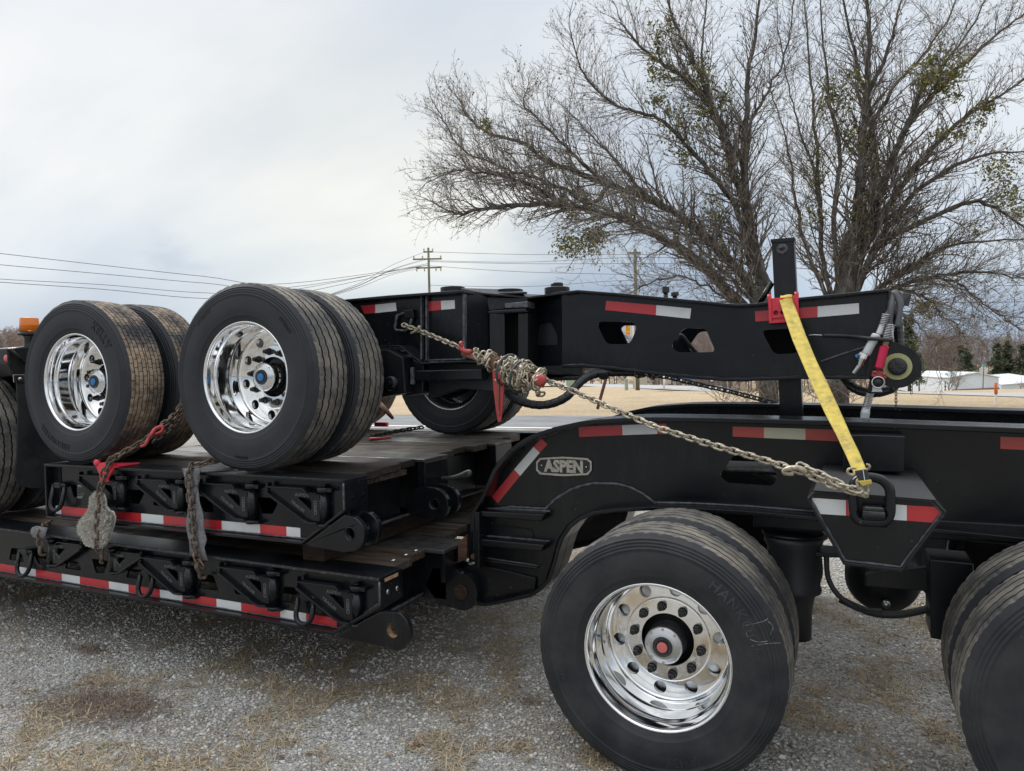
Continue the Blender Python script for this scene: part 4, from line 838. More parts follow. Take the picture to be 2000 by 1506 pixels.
# suspension box and arm under the plate
mb = MB(); mb.prism(PL(.70, (700,683),(758,683),(787,698),(792,768),(745,776),(700,780)), .70, LB-.002); build('suspension_box', mb, 'old_black_paint', BO, bevel=.012)
mb = MB(); mb.prism(PL(LB-.03, (786,690),(826,712),(824,768),(790,774)), LB-.02, LB+.3); build('suspension_box', mb, 'old_black_paint', BO, bevel=.008)
mb = MB(); mb.box(V(800,735,.76).x, V(940,735,.76).x, .76, .84, V(860,744,.76).z, V(860,722,.76).z); build('cross_tube', mb, 'black_paint', BO, bevel=.008)
mb = MB(); mb.box(V(800,735,.74).x, V(806,735,.74).x, .745, .77, V(860,750,.76).z, V(860,716,.76).z); build('tube_cap', mb, 'weld', BO, bevel=.003)
mb = MB(); mb.prism(PL(LB+.02, (835,707),(1033,712),(1033,762),(960,765),(900,760),(850,775),(836,775)), LB+.02, LB+.06); build('lower_plate', mb, 'old_black_paint', BO, bevel=.006)
a = V(764, 749, .69); mb = MB(); mb.lathe([(-.02,.02),(-.02,.035),(.0,.048),(.02,.048)], c=a, n=20); mb.lathe([(-.045,.022),(-.02,.022)], c=a, n=6, smooth=False); build('pivot_bolt', mb, 'black_paint', BO)
a = V(845, 752, .95); mb = MB(); mb.lathe([(-.12,.02),(-.11,.055),(-.03,.062),(.0,.075),(.04,.072),(.08,.03)], c=a, axis='X', n=24); build('brake_chamber', mb, 'bronze', BO)
a = V(838, 716, 1.0); mb = MB(); mb.lathe([(-.05,.055),(.06,.055)], c=a, axis='X', n=24); build('brake_chamber', mb, 'rainbow_reflection', BO)  # cylinder whose colour carries a painted rainbow reflection
# lashing ring with chain on the plate
pts = [V(x, y, .80) for x, y in ((790,611),(776,616),(771,640),(774,645),(790,646),(800,641),(804,622),(801,609))]
mb = MB(); mb.tube(pts, .0085, 8, closed=True); build('lashing_ring', mb, 'weld', BO)
mb = MB(); mb.slab([V(788,606,.79), V(806,604,.79), V(808,622,.79), V(790,622,.79)], (0,.03,0)); build('ring_clip', mb, 'black_paint', BO, bevel=.004)
tape_run(BO, LB-.0015, [('red_tape', [(704,597),(733,595),(733,611.5),(712,613)]), ('white_tape', [(733,595),(773,591),(774.5,607),(733,611.5)]), ('red_tape', [(833.5,589),(861,587.5),(862,605),(836,608)]), ('white_tape', [(861,587.5),(888,586),(888.5,603),(862,605)])])
# tapering neck panels and pivot
def panel(name, c, t=(0,.012,0), mat='black_paint', bev=.003): mb = MB(); mb.slab([V(*q) for q in c], t); return build(name, mb, mat, BO, bevel=bev)
panel('neck_panel', [(907,566.5,LB),(957,573,1.02),(957,712,1.02),(907,703,LB)])
panel('neck_top', [(900,567,LB-.03),(950,577,1.0),(1030,574,1.15),(1000,569,1.5),(905,566,1.4)], (0,0,.012))
panel('neck_panel', [(956,613,1.0),(985,612,1.06),(986,705,1.06),(957,708,1.0)], mat='old_black_paint'); panel('neck_panel', [(1012,612,1.10),(1031,612,1.14),(1031,712,1.14),(1012,712,1.10)], mat='old_black_paint')
a = V(999, 650, 1.25); mb = MB(); mb.lathe([(1.55,.075),(2.17,.075)], c=(a.x, 1.30, 0), axis='Z', n=28); build('pivot_tube', mb, 'old_black_paint', BO)
mb = MB(); mb.box(a.x-.16, a.x+.16, 1.16, 1.75, 1.60, 2.13); build('pivot_housing', mb, 'void_shade_black', BO, bevel=.02)
panel('hinge_lug', [(953,606,1.0),(1028,602,1.12),(1028,611,1.12),(953,614,1.0)], (0,.12,0), bev=.008); panel('hinge_lug', [(985,592,1.05),(1030,588,1.12),(1030,601,1.12),(985,602,1.05)], (0,.12,0), 'weld', .006)
panel('neck_panel', [(950,580,1.0),(1030,583,1.15),(1030,600,1.15),(955,606,1.0)], mat='old_black_paint')
panel('lower_neck_plate', [(905,706,LB+.05),(1035,715,1.1),(1137,714,1.19),(1137,735,1.19),(1035,735,1.1),(905,722,LB+.05)], (0,.05,0)); panel('lower_neck_shelf', [(905,722,LB+.04),(1000,738,1.08),(1138,736,1.18),(1138,731,1.7),(1000,728,1.7)], (0,0,-.02))
# long arm: two perforated plates with flanges
AR = 1.20; AF = AR+.48
top = [(1098,575),(1128,571.5),(1200,577),(1295,586),(1380,594),(1415,598),(1440,599.5),(1475,598),(1520,592.5),(1566,586.5),(1660,577.5),(1737,569.5)]
bot = [(1741,660),(1735,700),(1700,737),(1640,737.5),(1571,737),(1520,739),(1487,740),(1450,742),(1415,741.5),(1360,737),(1295,731),(1240,724),(1200,719.5),(1137,714),(1098,715)]
HB = rounded(PL(AR, (1166,634),(1174,628),(1236,629),(1244,640),(1230,672),(1184,672)), .03, 4)
HC = rounded(PL(AR, (1310,676),(1334,641),(1378,641),(1398,688),(1322,688)), .03, 4)
for (ya, far) in ((AR, False), (AF, True)):
    hd = [HB, HC] + ([rounded(PL(AR, (1487,645),(1560,641),(1566,668),(1558,690),(1512,692)), .03, 4)])
    mb = MB(); mb.prism(PL(AR, *(top+bot)), ya, ya+.013, 'Y', hd); build('arm_plate', mb, 'black_paint', BO, bevel=.002)
    f0_, f1_ = (ya-.045, ya+.06) if not far else (ya-.06, ya+.045)
    tf = PL(AR-.045, *[(x, y) for x, y in top]); bf = PL(AR-.045, *[(x, y+3.5) for x, y in reversed(bot[2:])])
    mb = MB(); mb.strip(tf, f0_, f1_, .016); build('arm_top_flange', mb, 'black_paint', BO, bevel=.004)
    mb = MB(); mb.strip(bf, f0_, f1_, .018); build('arm_bottom_flange', mb, 'black_paint', BO, bevel=.004)
weld([V(x, y-1.5, AR-.004) for x, y in reversed(bot[2:])], .006, BO); weld([V(x, y, AR-.004) for x, y in ((1604,706),(1650,690),(1691,677))], .005, BO)
# inner diaphragm plates seen through the holes
mb = MB(); mb.box(V(1487,660,AR).x-.06, V(1600,660,AR).x, AR+.14, AR+.15, 1.62, 1.94); build('diaphragm', mb, 'void_shade_black', BO)
mb = MB(); mb.tube(smooth_path([V(1318,668,AR+.10), V(1330,655,AR+.12), V(1345,672,AR+.15), V(1360,690,AR+.18)], 4), .012, 8); build('inner_hose', mb, 'hose_rubber', BO)
panel('arm_end_panel', [(1029,592,AR+.12),(1098,575,AR+.0),(1098,715,AR+.0),(1031,716,AR+.12)]) if False else None
HAq = [(1044,674),(1053,633),(1060,629),(1076,629),(1088,655),(1088,674)]
# angled end panel with its window : polygon in the plane of the panel
pa, pb_, pc, pd_ = V(1029,591,AR+.13), V(1098,575,AR), V(1098,715,AR), V(1031,716,AR+.13)
nrm_p = (pb_-pa).cross(pd_-pa).normalized()
def onpl(x, y): d = ray(x, y); return CAM + d*((pa-CAM).dot(nrm_p)/d.dot(nrm_p))
ux = (pb_-pa); ux.z = 0; ux.normalize(); uz = Vector((0,0,1))
def loc2(p): d = p-pa; return (d.dot(ux), d.z)
out2 = [loc2(onpl(*q)) for q in ((1029,591),(1098,576),(1098,715),(1031,716))]; h2 = rounded([loc2(onpl(*q)) for q in HAq], .012, 3)
mb = MB(); mb.prism(out2, 0, .012, 'Y', [h2]); mb.v = [tuple(pa + ux*x + uz*z + Vector((-ux.y, ux.x, 0))*y) for x, y, z in mb.v]; build('arm_end_panel', mb, 'black_paint', BO, bevel=.002)
pts = [onpl(*q) for q in ((1027,590),(1060,581),(1098,573.5),(1128,571.5))]; pts[-1] = V(1128,570.5,AR); mb = MB(); mb.slab([pts[0], pts[2], pts[2]+Vector((0,.5,0)), pts[0]+Vector((0,.25,0))], (0,0,.016)); build('arm_top_plate', mb, 'black_paint', BO, bevel=.003)
zc1 = V(905,569,LB).z-.004; zc2 = V(1128,571.5,AR).z; xc1 = V(905,569,LB).x; xc2 = V(1128,571,AR).x
mb = MB(); mb.slab([(xc1-.02, LB+.06, zc1), (xc2-.30, 1.16, zc2-.02), (xc2, AR-.02, zc2), (xc2, AF+.02, zc2), (xc1-.02, 2.0, zc1)], (0,0,.012)); build('cover_plate', mb, 'old_black_paint', BO, bevel=.002)
mb = MB(); mb.box(xc1+.02, xc2-.02, 1.30, 1.66, 1.66, min(zc1, zc2)-.03); build('neck_body', mb, 'old_black_paint', BO, bevel=.02)
for (x, y, Yd, rr, hh) in ((1088,567,1.42,.080,.018), (1088,562,1.42,.040,.030), (884,565,1.0,.075,.012), (994,569,1.35,.09,.010)):
    a = V(x, y, Yd); mb = MB(); mb.lathe([(-.03,rr),(hh*.8,rr),(hh,rr*.9)], c=a, axis='Z', n=28, smooth=False); build('pivot_cap', mb, 'old_black_paint', BO)
for x, y, h in ((1300,572,.05), (1318,578,.03)):
    a = V(x, y, 1.5); mb = MB(); mb.lathe([(-.06,.014),(.0,.014)], c=a, axis='Z', n=12); mb.lathe([(.0,.024),(h*.7,.024)], c=a, axis='Z', n=6, smooth=False); mb.lathe([(-.045,.03),(-.038,.03)], c=a, axis='Z', n=16); build('top_fitting', mb, 'black_plastic', BO)
tape_run(BO, AR-.0015, [('red_tape', [(1184,587.5),(1282,596),(1281,615.5),(1182,605.5)]), ('white_tape', [(1282,596),(1350,602.5),(1347.5,622.5),(1281,615.5)]), ('red_tape', [(1474.5,608),(1597,598.5),(1597,619.5),(1475.5,628)]), ('white_tape', [(1597,598.5),(1677.5,592),(1678,612.5),(1597,619.5)])])
# end plate and pin ear
mb = MB(); mb.slab([V(1734,568,AR-.03), V(1739,568,AR-.03), V(1742,662,AR-.03), V(1738,662,AR-.03)], (0,.54,0)); build('arm_end_plate', mb, 'black_paint', BO, bevel=.004)
pc_ = P(1752, 716, AR-.02); rad = (P(1800, 716, AR-.02)[0]-pc_[0])
for ya in (AR-.035, AF+.0):
    q = arc(pc_[0], pc_[1], rad, -120, 62, 24) + PL(AR-.02, (1741,666),(1700,688),(1690,738)); mb = MB(); mb.prism(q, ya, ya+.034); build('pin_ear', mb, 'black_paint', BO, bevel=.004)
mb = MB(); mb.lathe([(AR-.037,rad*.62),(AR-.046,rad*.61),(AR-.046,rad*.40),(AR-.036,rad*.39)], c=(pc_[0], 0, pc_[1]), n=48, smooth=False, closed=True); build('brass_ring', mb, 'green_brass', BO)
mb = MB(); mb.lathe([(AR-.036,rad*.41),(AR-.058,rad*.405),(AR-.064,rad*.38),(AR-.066,rad*.2),(AR-.066,.001)], c=(pc_[0], 0, pc_[1]), n=48); build('pin_head', mb, 'greased_pin', BO)
# hose bundle on the end
YH = AR-.09
def tube_px(name, pts, r, mat, parent=BO, sub=6, n=10):
    hp = smooth_path([V(*p) for p in pts], sub); mb = MB(); mb.tube(hp, r, n); return build(name, mb, mat, parent)
def wrap_px(name, pts, r, mat='hose_wrap', parent=BO, pitch=.045):
    hp = smooth_path([V(*p) for p in pts], 14); rs = []; L_ = 0
    out = []
    for i, p in enumerate(hp):
        if i: L_ += (hp[i]-hp[i-1]).length
        ph = (L_/pitch) % 1; out.append(p); rs.append(r*(1 + .10*(1-ph)))
    mb = MB(); mb.tube(out, rs, 12, smooth=False); return build(name, mb, mat, parent)
wrap_px('wrapped_hose', [(1650,738,AR+.1),(1668,758,AR+.06),(1700,768,AR+.03),(1735,762,AR+.02),(1752,748,AR+.1)], .022, pitch=.05)
wrap_px('wrapped_hose', [(1742,590,AR+.2),(1752,620,AR+.12),(1756,660,AR+.08),(1758,690,AR+.05)], .022, pitch=.05)
panel('rubber_flap', [(1762,572,AR+.1),(1781,573,AR+.12),(1775,598,AR+.12),(1760,596,AR+.08),(1751,612,AR+.05),(1744,602,AR+.05)], (0,.02,0), 'hose_rubber')
tube_px('air_hose', [(1752,640,YH),(1758,600,YH+.03),(1750,575,YH+.06),(1744,576,YH+.07),(1741,600,YH+.02),(1736,640,YH)], .014, 'grey_hose')
tube_px('air_hose', [(1760,600,YH+.10),(1757,576,YH+.12),(1747,571,YH+.10),(1740,582,YH+.08),(1738,605,YH+.04),(1730,618,YH)], .013, 'grey_hose')
tube_px('air_hose', [(1736,640,YH),(1733,660,YH),(1731,672,YH)], .013, 'hose_rubber')
def spring(name, p0, p1, r, wr, turns, mat='zinc'):
    a, b = V(*p0), V(*p1); d = (b-a); ax = d.normalized(); e1 = ax.cross(Vector((0,1,0))).normalized(); e2 = ax.cross(e1); pts = []
    for i in range(turns*10+1):
        t = i/(turns*10); an = 2*math.pi*turns*t; pts.append(a + d*t + (e1*math.cos(an)+e2*math.sin(an))*r)
    mb = MB(); mb.tube(pts, wr, 5); return build(name, mb, mat, BO)
spring('spring_guard', (1731,614,YH-.01), (1722,641,YH-.01), .017, .0025, 8); spring('spring_guard', (1740,634,YH-.02), (1731,662,YH-.02), .019, .0025, 9)
def segs(name, pts_r, mat):
    mb = MB(); mb.tube([V(*p[:3]) for p in pts_r], [p[3] for p in pts_r], 14, smooth=False); return build(name, mb, mat, BO)
segs('hose_fitting', [(1723,636,YH-.01,.016),(1717,652,YH-.01,.018)], 'zinc'); segs('hose_fitting', [(1718,648,YH-.01,.012),(1714,664,YH-.01,.012)], 'bronze')
segs('silver_grip', [(1712,652,YH-.03,.016),(1711,655,YH-.03,.021),(1692,690,YH-.03,.021),(1690,694,YH-.03,.015)], 'sign_grey')
segs('coupler_body', [(1690,692,YH-.03,.020),(1685,700,YH-.03,.022),(1679,715,YH-.03,.014)], 'bright_steel'); segs('coupler_tip', [(1678,690,YH-.03,.014),(1690,702,YH-.03,.014)], 'zinc'); segs('coupler_tip', [(1680,712,YH-.03,.012),(1667,729,YH-.03,.008)], 'zinc'); segs('coupler_tip', [(1672,698,YH-.02,.012),(1684,692,YH-.02,.012)], 'blue_cap')
segs('hose_fitting', [(1731,662,YH-.02,.014),(1728,676,YH-.02,.014)], 'bronze')
segs('red_grip', [(1727,675,YH-.03,.013),(1727,677,YH-.03,.0215),(1717,718,YH-.03,.0215),(1717,722,YH-.03,.013)], 'anodised_red')
mb = MB(); mb.slab([V(*p, YH-.03) for p in ((1703,725),(1716,722),(1731,729),(1732,738),(1724,744),(1712,738),(1702,736))], (0,.025,0)); build('red_coupler', mb, 'red_enamel', BO, bevel=.004)
for px in ((1709,727),(1727,731)):
    a = V(*px, YH-.035); mb = MB(); mb.lathe([(0,.008),(-.008,.006)], c=a, n=6); build('coupler_screw', mb, 'bronze', BO)
a = V(1715, 747, YH-.03); mb = MB(); mb.lathe([(0,.030),(-.012,.030),(-.012,.024),(0,.024)], c=a, n=28, closed=True); build('coupler_ring', mb, 'zinc', BO); mb = MB(); mb.lathe([(.0,.024),(-.006,.022),(-.006,.001)], c=a, n=28); build('rubber_seal', mb, 'black_plastic', BO)
mb = MB(); mb.slab([V(*p, YH-.03) for p in ((1706,756),(1720,757),(1724,766),(1702,766))], (0,.012,0)); build('coupler_tab', mb, 'zinc', BO, bevel=.002)
tube_px('air_hose', [(1698,768,YH+.04),(1702,745,YH+.03),(1707,735,YH)], .010, 'hose_rubber'); spring('spring_guard', (1699,768,YH+.03), (1692,797,YH+.05), .017, .003, 9)
segs('hose_fitting', [(1692,796,YH+.05,.017),(1690,806,YH+.05,.022),(1688,822,YH+.05,.020)], 'sign_grey')
tube_px('rubber_tarp_strap', [(1608,655,AR-.02),(1650,656,AR-.04),(1700,661,YH-.055),(1738,664,YH-.05),(1741,662,YH+.0)], .009, 'hose_rubber'); tube_px('strap_hook', [(1580,655,AR-.015),(1590,654,AR-.02),(1606,655,AR-.02)], .003, 'zinc')
# small keeper chains under the ear
SM = link_mesh('keeper_link', 'dark_chain', .009, .006, .0018, 12, 5)
for x, y0, y1 in ((1750,762,797), (1780,752,772)): chain(BO, [V(x, y0, AR-.01), V(x, y1, AR-.01)], SM, .017, name='keeper_link')
# wrapped hose loop below the neck
wrap_px('wrapped_hose', [(975,745,1.1),(1000,775,1.02),(1035,789,1.0),(1070,790,1.0),(1105,776,1.02),(1135,745,1.08),(1160,731,1.14),(1200,727,1.2),(1240,727,1.22)], .024)
mb = MB(); mb.slab([V(*p, 1.12) for p in ((1168,728),(1188,728),(1188,738),(1180,743),(1170,740))], (0,.03,0)); build('hose_bracket', mb, 'black_paint', BO, bevel=.003)
mb = MB(); mb.cyl(V(1183,741,1.12), V(1167,799,1.12), .009, 10); build('hanging_rod', mb, 'rust', BO)
# ---------------------------------------------------------------- neighbouring axle unit at the left edge
LU = thing('axle_trailer', 'black axle unit at the left edge with two tyres, beacon and mud flap', 'trailer', (-5.3, CY, .72))
for yy, k in ((.0, 'rib'), (.335, 'rib')):
    o = build('tyre', TY['dusty' if yy == 0 else 'rib'], None, LU); o.location = (-4.93, yy+.03, .72+.512); o.rotation_euler = (0, R(20), 0)
    r_ = build('rim', RIM if yy == 0 else RIMI, None, o, wl=False)
mb = MB(); mb.box(-7.5, -4.45, .75, .86, 1.45, 1.69); build('frame_rail', mb, 'old_black_paint', LU, bevel=.006)
mb = MB(); mb.box(-7.5, -4.42, .70, 2.1, 1.69, 1.705); build('frame_top', mb, 'old_black_paint', LU, bevel=.003)
mb = MB(); mb.box(-7.5, -4.7, .0, .70, 1.755, 1.765); build('fender_plate', mb, 'old_black_paint', LU)
FX = -4.42
fl = [VX(x, y, FX) for x, y in ((30,742),(55,742),(130,742),(150,952),(112,955),(60,954),(40,950),(29,940),(27,925),(31,890),(33,800))]
mb = MB(); mb.slab(fl, (.012, 0, 0)); build('mud_flap', mb, 'dusty_rubber', LU, bevel=.004)
mb = MB(); mb.slab([VX(x, y, FX+.016) for x, y in ((25,732),(110,731),(110,746),(26,747))], (.006,0,0)); hb = build('flap_bar', mb, 'bright_steel', LU, bevel=.001)
a = VX(39, 740, FX+.022); mb = MB(); mb.lathe([(0,.012),(.006,.011),(.009,.004)], c=a, axis='X', n=12); build('bar_bolt', mb, 'cast_aluminium', hb, wl=False)
mb = MB(); mb.slab([VX(x, y, FX+.0) for x, y in ((14,680),(62,676),(110,676),(110,735),(26,735),(16,710))], (-.25,0,0)); build('light_box', mb, 'old_black_paint', LU, bevel=.010)
mb = MB(); mb.tube([VX(20,681,FX+.02), VX(50,710,FX+.02)], .010, 6); build('brace_bar', mb, 'black_paint', LU)
a = VX(16, 700, FX-.02); mb = MB(); mb.lathe([(0,.03),(.012,.028)], c=a, axis='X', n=14); build('side_reflector', mb, 'red_cap', LU)
a = VX(58, 676, FX-.05); mb = MB(); mb.lathe([(-.02,.04),(.0,.035),(.05,.032),(.085,.05)], c=a, axis='Z', n=20); build('beacon_post', mb, 'black_plastic', LU)
b = VX(58, 652, FX-.05); mb = MB(); mb.lathe([(.03,.01),(-.0,.070),(-.008,.076),(.002,.076),(.008,.066),(.016,.064),(.018,.03)], c=b, axis='Z', n=32, smooth=False, caps=False); bb_ = build('beacon_base', mb, 'black_plastic', LU)
t_ = VX(58, 621, FX-.05).z - b.z; mb = MB(); mb.lathe([(.016,.062),(t_*.5,.060),(t_*.5+.003,.0615),(t_*.5+.006,.060),(t_-.006,.0575),(t_,.052),(t_+.001,.001)], c=b, axis='Z', n=36); build('beacon_lens', mb, 'amber_lens', LU)

# ================================================================ CHAINS, STRAP, PROTECTORS
def hook_px(name, parent, pts, r, mat): hp = smooth_path([V(*p) for p in pts], 5); k = len(hp); mb = MB(); mb.tube(hp, [r*(1-.35*i/k) for i in range(k)], 9); return build(name, mb, mat, parent)
def YI(x, x0=790, y0_=.78, x1=1685, y1_=-.08):      # plane of the long chain at a photo column
    t = (x-x0)/(x1-x0); d0 = 4.0; d1 = 2.45; q = t*d0/(d0*t + d1*(1-t)) if False else t
    # interpolate along the straight span in space
    A = V(x0, 637, y0_); B = V(x1, 966, y1_); lo, hi = 0.0, 1.0
    for _ in range(30):
        m_ = (lo+hi)/2; p = A.lerp(B, m_); d = p-CAM; zz = d.dot(cf); xx = 1000+F*d.dot(cr)/zz
        if xx < x: lo = m_
        else: hi = m_
    return A.lerp(B, (lo+hi)/2).y
C1 = thing('tie_down_chain', 'long pale steel chain sloping from the booster plate ring down to the outrigger box ring', 'chain', tuple(V(790,637,.78)))
path = [(790,635),(830,650),(870,667),(905,681)]; chain(C1, [V(x, y, YI(x)) for x, y in path], LK, scale=1.05)
hook_px('grab_hook', C1, [(820,637,YI(820)-.02),(814,645,YI(815)-.02),(803,651,YI(805)-.01)], .009, 'chain_steel')
path = [(1062,741),(1130,768),(1200,799),(1285,836),(1380,866),(1470,892),(1560,920),(1620,945),(1684,965)]; chain(C1, [V(x, y, YI(x)) for x, y in path], LK, scale=1.05)
chain(C1, [V(x, y, YI(x)-.02) for x, y in ((1568,912),(1610,930),(1650,951),(1686,960))], LK, scale=1.05)
hook_px('grab_hook', C1, [(1575,922,YI(1575)-.03),(1562,915,YI(1562)-.04),(1545,914,YI(1545)-.04),(1532,919,YI(1532)-.04),(1534,925,YI(1534)-.04),(1550,926,YI(1550)-.03)], .011, 'chain_steel')
o = build('chain_link', LK, None, C1); o.location = V(1685, 950, -.085); o.rotation_euler = (R(80), R(80), 0); o.scale = (1.3,)*3
# ratchet binder with spare chain wound round it
RB = thing('ratchet_binder', 'red ratchet load binder wrapped in spare chain, long handle hanging down', 'load binder', tuple(V(970,720,YI(970))))
def BP(x, y, d=0): return V(x, y, YI(x)+d)
mb = MB(); mb.tube([BP(905,690), BP(1060,744)], .017, 12); build('barrel', mb, 'rust', RB)
mb = MB(); mb.tube([BP(958,703), BP(972,712)], [.034,.034], 20, smooth=False)
build('ratchet_gear', mb, 'rust', RB)
for k in range(14):
    a = 2*math.pi*k/14; ax = (BP(972,712)-BP(958,703)).normalized(); e1 = ax.cross(Vector((0,1,0))).normalized(); e2 = ax.cross(e1); c_ = BP(965,707.5)+(e1*math.cos(a)+e2*math.sin(a))*.035
    mb = MB(); mb.obox(c_, ax*.013, e1*math.cos(a)*.004+e2*math.sin(a)*.004, (-e1*math.sin(a)+e2*math.cos(a))*.003); build('gear_tooth', mb, 'rust', RB)
hook_px('red_hook', RB, [(920,688,YI(920)-.01),(908,686,YI(908)-.02),(900,680,YI(900)-.03),(903,672,YI(900)-.03)], .016, 'red_enamel'); hook_px('red_hook', RB, [(902,672,YI(900)-.03),(898,671,YI(900)-.03)], .018, 'red_enamel')
a = BP(1055,743,-.05); mb = MB(); mb.lathe([(-.022,.004),(-.020,.020),(-.010,.030),(.010,.030),(.02,.02)], c=a, n=18); build('red_hook', mb, 'red_enamel', RB)
hd = [BP(970,728,-.04), BP(972,760,-.045), BP(974,823,-.05)]; 
mb = MB(); q = [V(x, y, YI(970)-.045) for x, y in ((961,722),(983,722),(984,760),(981,800),(978,824),(972,825),(968,800),(963,760))]; mb.slab(q, (0,.012,0)); h_ = build('handle', mb, 'red_enamel', RB, bevel=.003)
mb = MB(); q = [V(x, y, YI(970)-.052) for x, y in ((971,740),(974.5,740),(975,812),(973.5,812))]; mb.slab(q, (0,.006,0)); build('handle_rib', mb, 'rust', h_, wl=False)
# spare chain: several loose turns
A_, B_ = BP(925,692), BP(1058,742); ax = (B_-A_); axn = ax.normalized(); e1 = axn.cross(Vector((0,1,0))).normalized(); e2 = axn.cross(e1)
for (t0, t1, tr_, rr, ph, jit) in ((.03,.20,1.2,.026,0,.01), (.24,.38,1.7,.040,1,.010), (.42,.96,6.0,.046,2,.012), (.50,1.0,4.4,.064,.5,.016), (.50,.86,2.2,.076,3,.02)):
    pts = []
    for i in range(90):
        t = i/89; an = 2*math.pi*tr_*t+ph; rad_ = rr*(1+random.uniform(-.06,.06)); tt = t0+(t1-t0)*t
        pts.append(A_ + ax*tt + (e1*math.cos(an)+e2*math.sin(an))*rad_*.86 + axn*(.03*math.sin(an*.5+ph)) + Vector((random.uniform(-1,1), random.uniform(-1,1), random.uniform(-1,1)))*jit*.25 + Vector((0,0,-.012 if tt > .42 else 0)))
    chain(RB, pts, LK, wob=.45, scale=1.12)
for (xa, ya, xb, yb) in ((997,706,988,745), (1023,718,1014,758)):
    c0 = BP((xa+xb)/2, (ya+yb)/2+(-2)); pts = [c0 + (e1*math.cos(2*math.pi*k/20)+e2*math.sin(2*math.pi*k/20))*.083 for k in range(20)]; mb = MB(); mb.tube(pts, .0065, 6, closed=True); build('rubber_band', mb, 'grey_hose', RB)
# yellow strap
SP = thing('cargo_strap', 'wide yellow webbing strap stretched from the red corner protector to the ring', 'strap', tuple(V(1600,740,.5)))
def YS(y):
    A = V(1541, 590, AR-.055); B = V(1686, 930, -.085); lo, hi = 0., 1.
    for _ in range(30):
        m_ = (lo+hi)/2; p = A.lerp(B, m_); d = p-CAM; zz = d.dot(cf); yy = 753-F*d.dot(cu)/zz
        if yy < y: lo = m_
        else: hi = m_
    return A.lerp(B, (lo+hi)/2).y
lft = [(1522,586),(1533,620),(1548,664),(1566,706),(1586,752),(1611,806),(1634,850),(1653,890),(1668,925)]; rgt = [(1547,583),(1559,614),(1573,652),(1595,705),(1618,752),(1640,800),(1662,850),(1679,885),(1694,921)]
vs = []; fs = []
rows_ = []
nL = 40
def interp(ps, t):
    u = t*(len(ps)-1); i = min(int(u), len(ps)-2); f_ = u-i; return (ps[i][0]*(1-f_)+ps[i+1][0]*f_, ps[i][1]*(1-f_)+ps[i+1][1]*f_)
mb = MB()
top_edge = [V(1522,583,AR+.02), V(1546,581,AR+.02)]
ring = []
far_e = [Vector((V(1530,583,AR).x-.005, AF+.06, V(1530,581,AR).z+.03)), Vector((V(1550,583,AR).x-.005, AF+.06, V(1550,581,AR).z+.03))]
ring.append(far_e); ring.append([V(1525,583,AR-.02)+Vector((0,0,.016)), V(1547,581,AR-.02)+Vector((0,0,.016))])
for i in range(nL+1):
    t = i/nL; a = interp(lft, t); b = interp(rgt, t); ring.append([V(*a, YS(a[1])), V(*b, YS(b[1]))])
K = 8; th = .0035; n_ = len(ring)
for s_ in (0, 1):
    for i, (a, b) in enumerate(ring):
        d = (ring[min(i+1, n_-1)][0]-ring[max(i-1, 0)][0]); nn = (b-a).cross(d).normalized(); 
        for k in range(K+1):
            p = a.lerp(b, k/K) + nn*(th*s_) + nn*.0022*math.sin(i*.55+k*.8)*(0 if k in (0, K) else 1); mb.v.append(tuple(p))
o_ = n_*(K+1)
for i in range(n_-1):
    for k in range(K):
        a = i*(K+1)+k; mb.f.append((a, a+1, a+K+2, a+K+1)); mb.f.append((o_+a, o_+a+K+1, o_+a+K+2, o_+a+1)); mb.sm += [True, True]
    for k in (0, K): a = i*(K+1)+k; mb.f.append((a, a+K+1, o_+a+K+1, o_+a)); mb.sm.append(False)
build('webbing', mb, 'yellow_webbing', SP)
ys = -.085
mb = MB(); q = [V(1669,920,ys-.01), V(1693,916,ys-.01), V(1700,938,ys-.012), V(1690,946,ys-.012), V(1679,944,ys-.012)]; mb.slab(q, (0,.010,0)); build('sewn_sleeve', mb, 'hose_rubber', SP, bevel=.003)
mb = MB(); q = [V(1675,940,ys-.02), V(1702,937,ys-.02), V(1703,946,ys-.02), V(1685,950,ys-.02)]; mb.slab(q, (0,.012,0)); build('strap_end', mb, 'yellow_webbing', SP, bevel=.003)
mb = MB(); q = [V(1684,912,ys-.014), V(1685.5,912,ys-.014), V(1690,940,ys-.016), V(1688.5,940,ys-.016)]; mb.slab(q, (0,.002,0)); build('stitch_line', mb, 'white_metal_wall', SP)
hook_px('wire_hook', SP, [(1674,926,ys),(1660,927,ys-.01),(1655,921,ys-.012),(1660,915,ys-.01),(1672,915,ys)], .0055, 'chain_steel'); hook_px('wire_hook', SP, [(1688,920,ys),(1697,915,ys-.01),(1698,909,ys-.012),(1692,907,ys-.01)], .0055, 'chain_steel')
